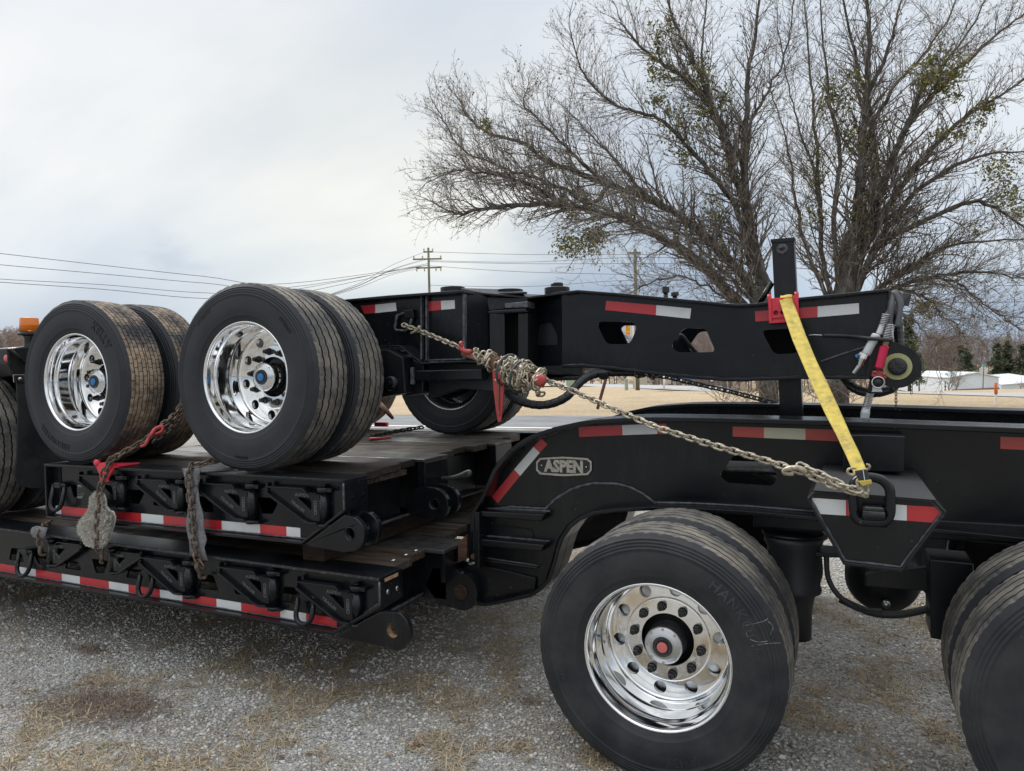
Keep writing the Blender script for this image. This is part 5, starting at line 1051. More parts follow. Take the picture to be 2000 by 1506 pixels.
# red corner protectors
def protector_big():
    T = thing('corner_protector', 'red plastic corner protector clipped over the booster arm under the yellow strap', 'corner protector', tuple(V(1530,600,AR-.03)))
    Yp = AR-.05; q = PL(Yp, (1501,586),(1558,582),(1560,621),(1557,628),(1503,631)); h = [circle(*P(1515.5,611,Yp), .0125, 14), circle(*P(1529,610,Yp), .0125, 14)]
    mb = MB(); mb.prism(q, Yp, Yp+.006, 'Y', h); build('face_plate', mb, 'red_plastic', T, bevel=.002)
    for c in ([(1500,581),(1506,581),(1508,631),(1502,632)], [(1552,577),(1559,577),(1561,626),(1554,628)]):
        mb = MB(); mb.slab([V(*p, Yp-.014) for p in c], (0,.018,0)); build('rib', mb, 'red_plastic', T, bevel=.003)
    for c in ([(1506,619),(1556,615),(1556,618),(1506,622)], [(1506,627),(1556,623),(1557,628),(1504,632)]):
        mb = MB(); mb.slab([V(*p, Yp-.010) for p in c], (0,.012,0)); build('rib', mb, 'red_plastic', T, bevel=.002)
    a, b = V(1501,586,Yp), V(1559,582,Yp); mb = MB(); mb.slab([a, b, b+Vector((0,.16,0)), a+Vector((0,.16,0))], (0,0,.008)); build('top_plate', mb, 'red_plastic', T, bevel=.002)
    for x, y in ((1503,579),(1556,574)):
        a = V(x, y+3, Yp-.004); mb = MB(); mb.lathe([(-.01,.010),(.018,.010)], c=a, axis='Z', n=12); build('clip_post', mb, 'red_plastic', T)
protector_big()
T2 = thing('corner_protector', 'red plastic edge protector under the chain on the upper deck edge left', 'corner protector', tuple(V(215,905,0)))
Yp = -.016
for c, t in (([(190,905),(203,903),(206,908),(212,941),(196,943)], .01), ([(214,912),(226,905),(221,918),(205,944),(200,940),(211,926)], .012)):
    mb = MB(); mb.slab([V(*p, Yp) for p in c], (0,t,0)); build('side_leg', mb, 'red_plastic', T2, bevel=.002)
mb = MB(); mb.slab([V(186,906,Yp-.004), V(226,905,Yp-.004), V(215,915,Yp-.004), V(204,930,Yp-.004), V(191,922,Yp-.004)], (0,.006,0)); build('side_leg', mb, 'red_plastic', T2, bevel=.002)
a = V(188,905,-.015); b = V(229,905,-.015); mb = MB(); mb.slab([Vector((a.x,-.015,ZT+.003)), Vector((b.x,-.015,ZT+.003)), Vector((b.x-.02,.15,ZT+.003)), Vector((a.x+.03,.10,ZT+.003))], (0,0,.010)); build('top_leg', mb, 'red_plastic', T2, bevel=.002)
a = V(189,904,Yp); mb = MB(); mb.lathe([(-.008,.020),(.012,.020)], c=a, axis='Y', n=14); build('corner_lug', mb, 'red_plastic', T2)
# chain A : over the deck edge with the shaggy pad
C2 = thing('tie_down_chain', 'grey chain with red hook running off the deck edge down through the white shaggy pad', 'chain', tuple(V(200,905,-.03)))
chain(C2, [V(358,788,.30), V(340,812,.22), V(318,830,.12), V(300,848,.06), V(270,868,.02), V(240,884,-.01), V(216,900,-.03)], LKR, scale=1.3)
chain(C2, [V(352,812,.28), V(330,838,.16), V(300,862,.05)], LKR, scale=1.05)
chain(C2, [V(216,900,-.035), V(205,918,-.045), V(200,940,-.05), V(195,960,-.055), V(194,990,-.06), V(191,1020,-.06), V(191,1045,-.06), V(192,1070,-.06), V(198,1082,-.04)], LKR, scale=1.35)
hook_px('grab_hook', C2, [(198,1080,-.03),(199,1090,-.03),(197,1098,-.02),(203,1099,-.01)], .012, 'rusty_chain')
hook_px('red_hook', C2, [(318,832,.10),(303,838,.06),(296,848,.03),(290,856,.02),(284,868,.0),(276,872,.0)], .013, 'red_enamel'); hook_px('red_hook', C2, [(318,832,.09),(316,842,.08),(302,848,.05)], .010, 'red_enamel')
def pad(name, label, pts, Y, th, mat, cat, bulge=.012, drop=None, fur=0):
    # soft pad: outline at its own plane, subdivided and puffed
    poly = [V(*p, Y) for p in pts]; cx_ = sum((p for p in poly), Vector())/len(poly); mb = MB(); n = len(poly); rings = 5
    for s_ in (-1, 1):
        base = len(mb.v)
        for r_ in range(rings):
            f_ = 1 - r_/(rings); 
            for p in poly:
                q = cx_ + (p-cx_)*f_; mb.v.append(tuple(q + Vector((0, s_*(th*.5 + bulge*(1-f_**3))*(1 if r_ else .5), 0)) + Vector((0, .004*math.sin(q.x*90+q.z*60), 0))))
        for r_ in range(rings-1):
            for k in range(n): a = base+r_*n+k; b = base+r_*n+(k+1) % n; mb.f.append((a, b, b+n, a+n)); mb.sm.append(True)
        mb.f.append(tuple(base+(rings-1)*n+k for k in range(n))); mb.sm.append(True)
    for k in range(n): mb.f.append((k, (k+1) % n, rings*n+(k+1) % n, rings*n+k)); mb.sm.append(True)
    if not fur: o = build(name, mb, mat, None); tag(o, label, cat); return o
    T = thing(name, label, cat, tuple(cx_)); o = build('backing', mb, mat, T)
    zs = [(p.x, p.z) for p in poly]
    def inside(x, z):
        c = False
        for i in range(n):
            (x1, z1), (x2, z2) = zs[i], zs[i-1]
            if (z1 > z) != (z2 > z) and x < (x2-x1)*(z-z1)/(z2-z1+1e-12)+x1: c = not c
        return c
    vv = []; ff = []; x0, x1 = min(a for a, _ in zs), max(a for a, _ in zs); z0, z1 = min(b for _, b in zs), max(b for _, b in zs)
    while len(ff) < fur:
        x = random.uniform(x0, x1); z = random.uniform(z0, z1)
        if not inside(x, z): continue
        p = np.array([x, Y-.012-random.random()*.006, z]); d = np.array([random.uniform(-1,1)+(x-(x0+x1)/2)*6, -random.uniform(.3,1.0), random.uniform(-1,.7)]); d /= np.linalg.norm(d); l = random.uniform(.008,.020); s_ = np.cross(d, [0,1,.3]); s_ /= np.linalg.norm(s_)+1e-6
        k = len(vv); vv += [p-s_*.0018, p+s_*.0018, p+d*l+s_*.0012, p+d*l-s_*.0012]; ff.append((k, k+1, k+2, k+3))
    me = raw_mesh('shag_pile', np.array(vv), np.array(ff), mat); build('shag_pile', me, None, T, kind='stuff'); return T
PADY = -.035
pad('shag_pad', 'shaggy off-white carpet pad threaded on the chain in front of the upper deck', [(196,958),(204,962),(209,974),(208,988),(216,997),(223,998),(228,1010),(224,1022),(222,1035),(217,1052),(208,1066),(198,1068),(186,1065),(174,1062),(169,1050),(161,1040),(159,1026),(165,1014),(173,1006),(180,996),(182,984),(183,970),(188,963)], PADY, .006, 'white_shag', 'pad', fur=14000)
# chain B over the grey cloth
pad('cloth_strip', 'long grey felt strip hanging under the rusty chain at the middle of the deck edge', [(357,915),(366,914),(392,914),(388,926),(384,936),(386,955),(391,980),(396,1005),(399,1030),(403,1055),(400,1070),(405,1095),(396,1094),(385,1086),(372,1084),(369,1060),(366,1040),(363,1020),(368,995),(367,975),(364,950),(360,930)], -.03, .005, 'grey_fabric', 'cloth', .004)
mb = MB(); a, b = V(357,915,-.028), V(392,914,-.028); mb.slab([Vector((a.x,-.028,ZT+.004)), Vector((b.x,-.028,ZT+.004)), Vector((b.x+.12,.14,ZT+.004)), Vector((a.x+.08,.14,ZT+.004))], (0,0,.006)); tag(build('cloth_flap', mb, 'grey_fabric', None), 'flat grey felt piece lying on the deck edge under the rusty chain', 'cloth')
C3 = thing('tie_down_chain', 'rusty brown chain hanging over the long grey felt strip at mid deck', 'chain', tuple(V(372,915,-.03)))
chain(C3, [V(430,901,.10)+Vector((0,0,.01)), V(410,905,.05)+Vector((0,0,.01)), V(388,908,.0), V(372,914,-.045), V(368,930,-.055), V(370,960,-.055), V(374,1000,-.055), V(377,1040,-.055), V(380,1072,-.055), V(386,1092,-.05), V(392,1102,-.04)], LKR, scale=1.32)
hook_px('grab_hook', C3, [(386,1100,-.045),(384,1108,-.05),(390,1118,-.03),(391,1127,-.02),(400,1128,.0),(403,1122,.03)], .013, 'rusty_chain')
pad('cloth_scrap', 'small grey felt scrap folded over the lower deck edge at far left', [(63,1030),(72,1027),(92,1031),(91,1040),(87,1052),(80,1053),(66,1050),(60,1044),(60,1036)], -.025, .005, 'grey_fabric', 'cloth', .008)
C4 = thing('tie_down_chain', 'short rusty chain hooked over the lower deck edge at far left', 'chain', tuple(V(80,1040,-.03)))
chain(C4, [V(99,1018,.12), V(86,1026,.03), V(76,1034,-.03), V(72,1046,-.045), V(76,1058,-.045), V(80,1068,-.04)], LKR, scale=1.15)
hook_px('grab_hook', C4, [(80,1066,-.04),(78,1075,-.045),(80,1083,-.04),(90,1084,-.01)], .013, 'rusty_chain')
# far side chains and binder
C5 = thing('tie_down_chain', 'dark chain along the far deck surface beside the far booster tyre', 'chain', tuple(G(760,845,1.2)))
chain(C5, [G(726,852,1.19), G(760,845,1.19), G(800,838,1.20), G(828,834,1.22)], LKD, scale=1.3)
C6 = thing('tie_down_chain', 'dark rusty chain descending behind the booster arm to the support post', 'chain', tuple(V(1400,760,2.0)))
chain(C6, [V(1240,728,1.9), V(1300,736,1.92), V(1325,741,1.95), V(1370,752,2.0), V(1420,763,2.05), V(1470,776,2.1), V(1520,789,2.15)], LKD, scale=1.25)
chain(C6, [V(1225,727,1.9)+Vector((0,0,-.01)), V(1250,734,1.9), V(1262,731,1.9), V(1275,737,1.9), V(1290,733,1.92)], LKD, scale=1.1, wob=.6)
B2 = thing('load_binder', 'dark red lever of a binder sticking out behind the near deck tyres', 'load binder', tuple(G(752,812,1.3)))
mb = MB(); a, b = DP(742,788,5.0), DP(767,817,4.9); mb.tube([a, a.lerp(b,.5), b], [.016,.018,.011], 8); build('lever', mb, 'rust', B2)
mb = MB(); mb.obox(G(745,829,1.2), Vector((.07,0,0)), Vector((0,.02,0)), Vector((0,0,.02))); build('red_claw', mb, 'red_plastic', B2, bevel=.006)
B3 = thing('binder_handle', 'dark red binder handle lying on the wooden deck by the near tyres', 'load binder', tuple(G(730,856,1.17)))
mb = MB(); mb.tube([G(722,858,1.18), G(764,855,1.18)], [.014,.008], 8); build('handle', mb, 'red_enamel', B3)

# ================================================================ GROUND AND ROADS
def sheet(name, pts, mat, z=0.0, kind='structure', sub=0):
    mb = MB(); mb.v = [(p[0], p[1], z if len(p) < 3 else p[2]) for p in pts]; mb.f = [tuple(range(len(pts)))]; mb.sm = [False]; me = mb.mesh(name, False); me.materials.append(M(mat)); o = bpy.data.objects.new(name, me); COL.objects.link(o); o['kind'] = kind
    if me.polygons[0].normal.z < 0: me.flip_normals()
    return o
# one ground sheet : gravel yard; it carries on to the horizon, dipping beyond the far road on the right
def gz(x, y):
    # height of the land: yard and field flat, dipping away behind the far road to the right, gently rising far left
    D = (Vector((x, y, 0))-CAM).dot(cf); lat = (Vector((x, y, 0))-CAM).dot(r0)
    z = 0.0
    if D > 42 and lat > 8: z -= min(4.2, (D-42)*.045)*min(1, (lat-8)/20)
    if lat < -25 and D > 45: z += min(3.0, (D-45)*.04)*min(1, (-25-lat)/20)
    return z
def land(name, dlist, llist, mat, dz=0):
    mb = MB()
    for d in dlist:
        for l in llist:
            p = CAM + Vector((cf.x, cf.y, 0)).normalized()*d + r0*(l*max(d, 4)/40.0); mb.v.append((p.x, p.y, gz(p.x, p.y)+dz))
    n = len(llist)
    for i in range(len(dlist)-1):
        for j in range(n-1): mb.f.append((i*n+j, i*n+j+1, (i+1)*n+j+1, (i+1)*n+j)); mb.sm.append(True)
    me = mb.mesh(name, False); me.materials.append(M(mat)); o = bpy.data.objects.new(name, me); COL.objects.link(o); o['kind'] = 'structure'; return o
land('ground', [-60,-20,-5,0,4,8,12,16,20,24,30,36,42,50,60,75,90,110,140,180,240,340,500,800,1200], [x*5 for x in range(-22, 23)], 'dry_field', -.012)
ns = [G(-1500,836), G(748,831), G(1028,835)]
a, b = G(748,831), G(1028,835); rd = (b-a).normalized(); n_ = Vector((-rd.y, rd.x, 0)); n_ = n_ if n_.y > 0 else -n_
L0, L1 = a - rd*60, a + rd*70
def band(name, o0, o1, mat, z): return sheet(name, [tuple((L0+n_*o0)[:2]), tuple((L1+n_*o0)[:2]), tuple((L1+n_*o1)[:2]), tuple((L0+n_*o1)[:2])], mat, z)
sheet('gravel_yard', [tuple((L0+n_*(-.35))[:2]), tuple((L1+n_*(-.35))[:2]), (30,-20), (-60,-20)], 'gravel_ground', 0.0)
c = G(992,819); wd_ = (c-a).dot(n_); band('road', -.35, 5.2, 'asphalt', .004); band('road_line', -.25, .0, 'road_paint', .008)
# far road
fr = [G(300,757.5), G(1011,752.5), G(1150,749.5), G(1410,748.5)]
def poly_road(name, near, far, mat, z):
    n = len(near); mb = MB(); mb.v = [(p.x, p.y, gz(p.x, p.y)+z) for p in near+far]; mb.f = [(i, i+1, n+i+1, n+i) for i in range(n-1)]; mb.sm = [False]*(n-1); me = mb.mesh(name, False); me.materials.append(M(mat)); o = bpy.data.objects.new(name, me); COL.objects.link(o); o['kind'] = 'structure'; return o
near = [DP(-1500,0,70), G(1011,756), G(1110,753), G(1410,750.5), G(1500,752), G(1600,759), G(1717,767), G(2000,776), G(2500,792)]
far = [DP(-1500,0,84), G(1011,732), G(1110,730), G(1410,727), G(1500,733), G(1600,745), G(1743,757.5), G(2000,768), G(2500,782)]
near = [Vector((p.x, p.y, 0)) for p in near]; far = [Vector((p.x, p.y, 0)) for p in far]
poly_road('road', near[1:], far[1:], 'concrete_road', .02)
poly_road('road', [near[1]+Vector((-60,14,0)), near[1]], [far[1]+Vector((-60,20,0)), far[1]], 'concrete_road', .022)
# ---------------------------------------------------------------- loose stones and dry grass
ico = np.array([(0,0,1),(.894,0,.447),(.276,.851,.447),(-.724,.526,.447),(-.724,-.526,.447),(.276,-.851,.447),(.724,.526,-.447),(-.276,.851,-.447),(-.894,0,-.447),(-.276,-.851,-.447),(.724,-.526,-.447),(0,0,-1)])
icf = np.array([(0,1,2),(0,2,3),(0,3,4),(0,4,5),(0,5,1),(1,6,2),(2,7,3),(3,8,4),(4,9,5),(5,10,1),(2,6,7),(3,7,8),(4,8,9),(5,9,10),(1,10,6),(11,7,6),(11,8,7),(11,9,8),(11,10,9),(11,6,10)])
def ground_pts(n, yexp=1.0):
    # spread over the part of the yard in view, more per square metre close to the camera
    d = 1.5 + (rng.random(n)**1.35)*6.2; l = (rng.random(n)*2-1)*(.85)*d
    fh = np.array(Vector((cf.x, cf.y, 0)).normalized()[:2]); rh = np.array(r0[:2]); return np.array(CAM[:2]) + d[:,None]*fh + l[:,None]*rh, d
def vnoise(xy, s, seed):
    return np.array([noise.noise(Vector((x*s+seed, y*s-seed, seed*.37))) for x, y in xy])
def grass_mask(xy): return .75*vnoise(xy, 1.5, 3.1) + .75*vnoise(xy, 4.3, 8.7) + .35*vnoise(xy, 11., 2.2)
xy, d = ground_pts(105000); gm = grass_mask(xy); keep = rng.random(len(xy)) < np.clip(1.0-(gm-.02)*2.6, .15, 1); xy = xy[keep]; d = d[keep]; n = len(xy)
size = (.0036 + .0055*rng.random(n)**2.4)*(1+.09*d); size *= np.where(rng.random(n) < .010, 2.0, 1)
dirs = ico[None] * (1+.28*rng.standard_normal((n, 12, 1))) * np.stack([np.ones(n), .6+.5*rng.random(n), .4+.35*rng.random(n)], -1)[:, None, :]
an = rng.random(n)*6.283; ca, sa = np.cos(an), np.sin(an)
vx = dirs[..., 0]*ca[:,None]-dirs[..., 1]*sa[:,None]; vy = dirs[..., 0]*sa[:,None]+dirs[..., 1]*ca[:,None]
ver = np.stack([vx, vy, dirs[..., 2]], -1)*size[:,None,None] + np.concatenate([xy, (size*.22)[:,None]], 1)[:,None,:]
fac = (icf[None] + (np.arange(n)*12)[:,None,None]).reshape(-1, 3)
o = bpy.data.objects.new('loose_gravel', raw_mesh('loose_gravel', ver.reshape(-1, 3), fac, 'stone')); COL.objects.link(o); o['kind'] = 'stuff'; tag(o, 'grey crushed stone covering the yard around the trailer', 'gravel')
def blades(name, xy, mat, hl=(.02, .07), flat=.75, w=.0011, label=''):
    n = len(xy); l = hl[0]+(hl[1]-hl[0])*rng.random(n)**1.6; az = rng.random(n)*6.283; el = np.where(rng.random(n) < flat, rng.random(n)*.30, .35+rng.random(n)*.9)
    dr = np.stack([np.cos(az)*np.cos(el), np.sin(az)*np.cos(el), np.sin(el)], -1); side = np.stack([-np.sin(az), np.cos(az), np.zeros(n)], -1)*w*(.7+.8*rng.random(n))[:,None]
    b = np.concatenate([xy, (.003+.006*rng.random(n))[:,None]], 1); m_ = b + dr*l[:,None]*.55; t = b + dr*l[:,None]; t[:,2] = np.maximum(t[:,2]-l*.18*np.cos(el), .004)
    ver = np.stack([b-side, b+side, m_+side*.8, m_-side*.8, t+side*.25, t-side*.25], 1).reshape(-1, 3); k = np.arange(n)*6
    fac = np.concatenate([np.stack([k, k+1, k+2, k+3], -1), np.stack([k+3, k+2, k+4, k+5], -1)])
    o = bpy.data.objects.new(name, raw_mesh(name, ver, fac, mat)); COL.objects.link(o); o['kind'] = 'stuff'; o['label'] = label; o['category'] = 'grass'; return o
xy, d = ground_pts(240000); gm = grass_mask(xy); keep = gm > (.13 + .22*rng.random(len(xy))); blades('dry_grass', xy[keep], 'straw', (.02,.085), .85, .0015, 'matted dry tan grass growing in patches through the gravel')
# tufts
tc_, _ = ground_pts(260); gm = grass_mask(tc_); tc_ = tc_[gm > -.05][:130]; pts_ = []
for p in tc_:
    k = int(rng.integers(50, 170)); r_ = rng.uniform(.03, .10); pts_.append(p + rng.standard_normal((k, 2))*r_*np.array([1.4, .8]))
blades('grass_tufts', np.concatenate(pts_), 'straw', (.03,.10), .6, .0012, 'upright straw coloured tufts scattered over the gravel')
pts_ = []
for px, py, r_, k in ((180,1382,.22,3200), (250,1375,.13,1600), (175,1270,.08,500), (1040,1372,.05,160)):
    g = G(px, py); pts_.append(np.array([g.x, g.y]) + rng.standard_normal((k, 2))*r_*np.array([1.0,.45]))
blades('reddish_weeds', np.concatenate(pts_), 'red_straw', (.015,.055), .88, .0013, 'flat reddish brown dead weeds matted on the gravel')
def leaf(px, py, s, rot, lab):
    g = G(px, py, .012); mb = MB(); k = 10; o0 = []
    for i in range(k):
        a = 2*math.pi*i/k; r_ = s*(1 if i % 2 == 0 else .66)*random.uniform(.85,1.1); o0.append((g.x+r_*math.cos(a+rot), g.y+r_*.8*math.sin(a+rot), .014+.3*r_*abs(math.sin(a*1.5))*random.random()))
    mb.v = o0+[(g.x, g.y, .012)]; mb.f = [(i, (i+1) % k, k) for i in range(k)]; mb.sm = [False]*k; o = build('fallen_leaf', mb, 'dead_leaf', None); so = o.modifiers.new('thick', 'SOLIDIFY'); so.thickness = .001; tag(o, lab, 'leaf', None)
for px, py, s, lab in ((812,1455,.026,'pinkish brown curled leaf, largest on the gravel at bottom centre'), (760,1472,.018,'brown leaf lying left of the largest pinkish leaf'), (605,1475,.016,'small pale leaf at the bottom edge left of centre'), (550,1478,.020,'dark dry leaf beside a straw tuft at the bottom edge'), (420,1428,.014,'small reddish leaf on a tuft at lower left'), (188,1380,.015,'pale leaf on the reddish weed patch'), (1092,1392,.014,'dark red leaf beside the front bogie tyre')): leaf(px, py, s, random.random()*6, lab)

# ================================================================ TREES
def seg_mesh(name, segs, mat, k=4):
    s = np.array(segs); p0, p1, ra, rb = s[:, :3], s[:, 3:6], s[:, 6], s[:, 7]; t = p1-p0; t /= np.linalg.norm(t, axis=1, keepdims=True)+1e-9
    up = np.where(np.abs(t[:, 2:3]) < .9, np.array([[0,0,1.]]), np.array([[0,1.,0]])); e1 = np.cross(t, up); e1 /= np.linalg.norm(e1, axis=1, keepdims=True); e2 = np.cross(t, e1); vs = []
    for i in range(k):
        a = 2*math.pi*i/k; q = e1*math.cos(a)+e2*math.sin(a); vs += [p0+q*ra[:,None], p1+q*rb[:,None]]
    ver = np.stack(vs, 1).reshape(-1, 3); b = np.arange(len(s))*2*k; f = []
    for i in range(k): j = (i+1) % k; f.append(np.stack([b+2*i, b+2*j, b+2*j+1, b+2*i+1], -1))
    return raw_mesh(name, ver, np.concatenate(f), mat, smooth=True)
def rv(): return Vector((random.gauss(0,1), random.gauss(0,1), random.gauss(0,1)))
def grow(segs, p, d, L_, r, depth, up=.25, nodes=None):
    n = max(3, int(L_/.28)); step = L_/n; q = p.copy(); dd = d.copy()
    for i in range(n):
        dd = (dd + rv()*.13 + Vector((0,0,up*.06))).normalized(); q2 = q + dd*step; r2 = r*(1-.75*(i+1)/n) + .0022; r1 = r*(1-.75*i/n) + .0022
        segs.append((*q, *q2, r1, r2)); q = q2
        if nodes is not None: nodes.append(q.copy())
        if depth > 0 and i > 0:
            for _ in range(2 if depth == 1 else random.choice((1, 1, 2))):
                ax = rv(); side = (ax - dd*ax.dot(dd)).normalized(); nd = (dd*random.uniform(.55,1.0) + side*random.uniform(.5,.95) + Vector((0,0,up))).normalized()
                grow(segs, q, nd, L_*random.uniform(.28,.5)*(1-.35*i/n), max(r1*.45, .003), depth-1, up, nodes)
def limb_path(pts, D0, spread):
    out = []; n = len(pts)
    for i, (x, y) in enumerate(pts): out.append(DP(x, y, D0 + spread*(i/(n-1))**1.2))
    return smooth_path(out, 5)
def make_tree(name, label, base_px, D0, limbs, trunk, loc):
    T = thing(name, label, 'tree', loc); tw = []; nodes = []
    pth = smooth_path([DP(x, y, D0) for x, y, _ in trunk], 6); rs = [interp([(w, 0) for *_, w in trunk], i/(len(pth)-1))[0] for i in range(len(pth))]
    mb = MB(); mb.tube(pth, rs, 14); build('trunk', mb, 'bark', T)
    for (pts, w0, sp, dens) in limbs:
        p = limb_path(pts, D0, sp); n = len(p); rr = [max(.026, 1.22*w0*(1-.85*(i/(n-1))**.9)) for i in range(n)]; p = [q + rv()*.03 for q in p]
        mb = MB(); mb.tube(p, rr, 8); build('limb', mb, 'bark', T)
        tot = 0
        for i in range(2, n-1):
            dd = (p[i+1]-p[i-1]).normalized(); frac = i/(n-1); k = int(1.15*dens*(1.0+.8*frac) + random.random())
            for _ in range(k):
                ax = rv(); side = (ax-dd*ax.dot(dd)).normalized(); nd = (dd*random.uniform(.5,1.1)+side*.8+Vector((0,0,.28))).normalized()
                q = p[i].lerp(p[i+1], random.random()); grow(tw, q, nd, random.uniform(.8, 2.4)*(1.15-.45*frac), max(.009, rr[i]*.30), 2 if random.random() < .8 else 1, .22, nodes)
        for _ in range(int(4*dens*.9)):
            i = random.randint(2, n-3); dd = (p[i+1]-p[i-1]).normalized(); ax = rv(); side = (ax-dd*ax.dot(dd)).normalized(); nd = (dd*.95+side*.6+Vector((0,0,.2))).normalized(); grow(tw, p[i].copy(), nd, random.uniform(2.2,4.0)*(1-.4*i/n), max(.016, rr[i]*.42), 2, .2, nodes)
        grow(tw, p[-1], (p[-1]-p[-3]).normalized(), 1.5, rr[-1], 2, .2, nodes)
    me = seg_mesh('twigs', tw, 'twig_bark', 3); build('twigs', me, None, T, kind='stuff'); return T, nodes, len(tw)
def clump(T, c, rad, n, nm='leaf_clump'):
    v = []; f = []; c = Vector(c); src = NA if T is TA else NB
    near_ = [q for q in random.sample(src, min(len(src), 14000)) if (q-c).length < rad*1.15]
    for _ in range(n):
        o_ = rv(); p = c+o_*(rad*.42) if (len(near_) < 8 or random.random() < .15) else random.choice(near_)+o_*.10; a = rv().normalized(); b = a.cross(rv()).normalized(); s_ = random.uniform(.05, .10)
        k = len(v); v += [p-a*s_, p+b*s_*.45, p+a*s_, p-b*s_*.45]; f.append((k, k+1, k+2, k+3))
    build(nm, raw_mesh(nm, np.array(v), np.array(f), 'clump_leaf'), None, T, kind='stuff')
DA, DB = 28.7, 29.6
LA = [([(1480,640),(1440,585),(1350,500),(1305,472),(1249,442),(1193,420),(1140,408),(1100,403),(1048,400),(989,402),(940,408),(905,418),(878,412)], .19, -2, 1.8),
      ([(1140,408),(1096,398),(1048,368),(981,342),(930,336),(896,332),(868,340)], .09, -3, 2.2),
      ([(1482,600),(1452,540),(1420,506),(1380,465),(1334,427),(1267,388),(1189,362),(1122,334),(1063,312),(1018,279),(955,260),(910,223),(903,201)], .17, 1, 1.9),
      ([(1189,362),(1156,396),(1100,368),(1033,342),(1003,335),(951,316),(892,282),(862,223)], .08, 0, 2.0),
      ([(1189,362),(1150,330),(1093,275),(1048,230),(1022,205),(1030,175)], .07, 2, 1.9),
      ([(1267,388),(1225,340),(1190,300),(1150,262),(1120,225)], .07, 3, 1.9),
      ([(1492,560),(1475,480),(1455,391),(1429,330),(1421,282),(1397,223),(1353,167),(1320,140),(1286,120),(1240,80),(1210,40)], .17, 1, 1.7),
      ([(1470,540),(1452,450),(1429,391),(1380,330),(1340,280),(1286,232),(1230,216),(1189,197),(1152,160),(1130,123),(1115,67)], .10, -1, 1.7),
      ([(1421,282),(1397,223),(1360,130),(1330,70),(1300,0),(1290,-60)], .10, -1, 1.6), ([(1500,560),(1470,494),(1456,391),(1458,247),(1462,144),(1479,41),(1490,-60)], .17, 0, 1.5),
      ([(1456,330),(1466,240),(1500,180),(1530,120),(1545,50),(1550,-40)], .07, 2, 1.6), ([(1460,440),(1452,330),(1415,265),(1388,198),(1370,100),(1380,0),(1390,-80)], .09, 2, 1.6),
      ([(1492,620),(1445,560),(1400,520),(1350,470),(1290,440),(1230,430),(1180,440),(1150,470)], .07, -4, 1.9),
      ([(1492,600),(1430,590),(1380,560),(1330,540),(1290,545),(1250,560)], .05, -4, 1.8)]
LBm = [([(1643,620),(1660,480),(1676,412),(1684,288),(1693,173),(1697,60),(1690,-60)], .24, 0, 1.7), ([(1650,600),(1695,450),(1705,380),(1709,288),(1690,180),(1664,82),(1640,-40)], .17, 1, 1.6),
      ([(1652,600),(1709,412),(1750,296),(1783,230),(1837,173),(1894,115),(1956,62),(2010,20)], .16, 2, 1.8), ([(1650,600),(1680,500),(1730,412),(1771,350),(1833,280),(1894,222),(1956,185),(2020,140)], .16, 0, 1.8),
      ([(1655,600),(1709,486),(1771,395),(1833,342),(1915,305),(2010,296)], .14, -2, 1.8), ([(1655,600),(1717,481),(1792,436),(1894,395),(1956,412),(2010,450)], .13, -3, 1.8),
      ([(1690,590),(1734,551),(1792,510),(1874,477),(2010,465)], .12, -2, 1.9), ([(1690,600),(1750,562),(1833,539),(1915,531),(2010,547)], .10, -4, 1.9),
      ([(1700,580),(1750,564),(1790,575),(1821,591),(1838,619),(1864,629),(1880,650)], .06, -4, 1.9), ([(1800,543),(1860,547),(1890,569),(1921,593),(1959,620),(1992,640)], .05, -4, 1.9),
      ([(1640,600),(1610,535),(1602,412),(1594,288),(1586,185),(1575,60),(1570,-60)], .10, 2, 1.6), ([(1630,620),(1577,494),(1555,400),(1545,329),(1530,250),(1500,170)], .08, 3, 1.6), ([(1602,430),(1592,340),(1560,250),(1540,170),(1520,60)], .06, 2, 1.6),
      ([(1686,260),(1697,180),(1730,110),(1750,40),(1770,-50)], .10, 0, 1.6), ([(1676,400),(1695,270),(1740,180),(1800,110),(1850,40),(1880,-40)], .10, 3, 1.6), ([(1765,262),(1783,220),(1805,170),(1870,90),(1920,10),(1940,-60)], .08, 1, 1.6), ([(1640,640),(1700,600),(1760,610),(1800,640),(1830,680)], .05, -5, 1.4),
      ([(1642,600),(1630,420),(1640,300),(1620,200),(1610,90),(1600,-40)], .10, -1, 1.5)]
b = G(1502,793); TA, NA, ka = make_tree('bare_tree', 'bare winter tree with a long low limb reaching left behind the booster arm', None, DA, LA, [(1502,800,.40),(1500,745,.36),(1492,640,.34),(1492,560,.26)], tuple(b))
b = G(1637,794); TB, NB, kb = make_tree('bare_tree', 'thick bare tree with spreading limbs directly behind the steel post and arm end', None, DB, LBm, [(1636,800,.46),(1637,745,.42),(1642,640,.46),(1650,560,.40),(1668,490,.26),(1674,430,.16)], tuple(b))
for x, y, r_, n in ((1155,470,.75,230),(1110,478,.65,170),(1120,400,.55,120),(1165,455,.4,110),(1225,420,.3,60),(950,245,.3,40),(1300,60,.7,130),(1290,150,.6,110),(1285,200,.5,90),(1310,240,.7,130),(1340,290,.7,150),(1370,230,.6,110),(1375,140,.6,120),(1400,190,.6,110),(1390,420,.6,90),(1420,320,.6,100),(1460,560,.5,80),(1270,110,.5,70)):
    clump(TA, DP(x, y, DA-.5+random.random()), r_, int(n*2.3))
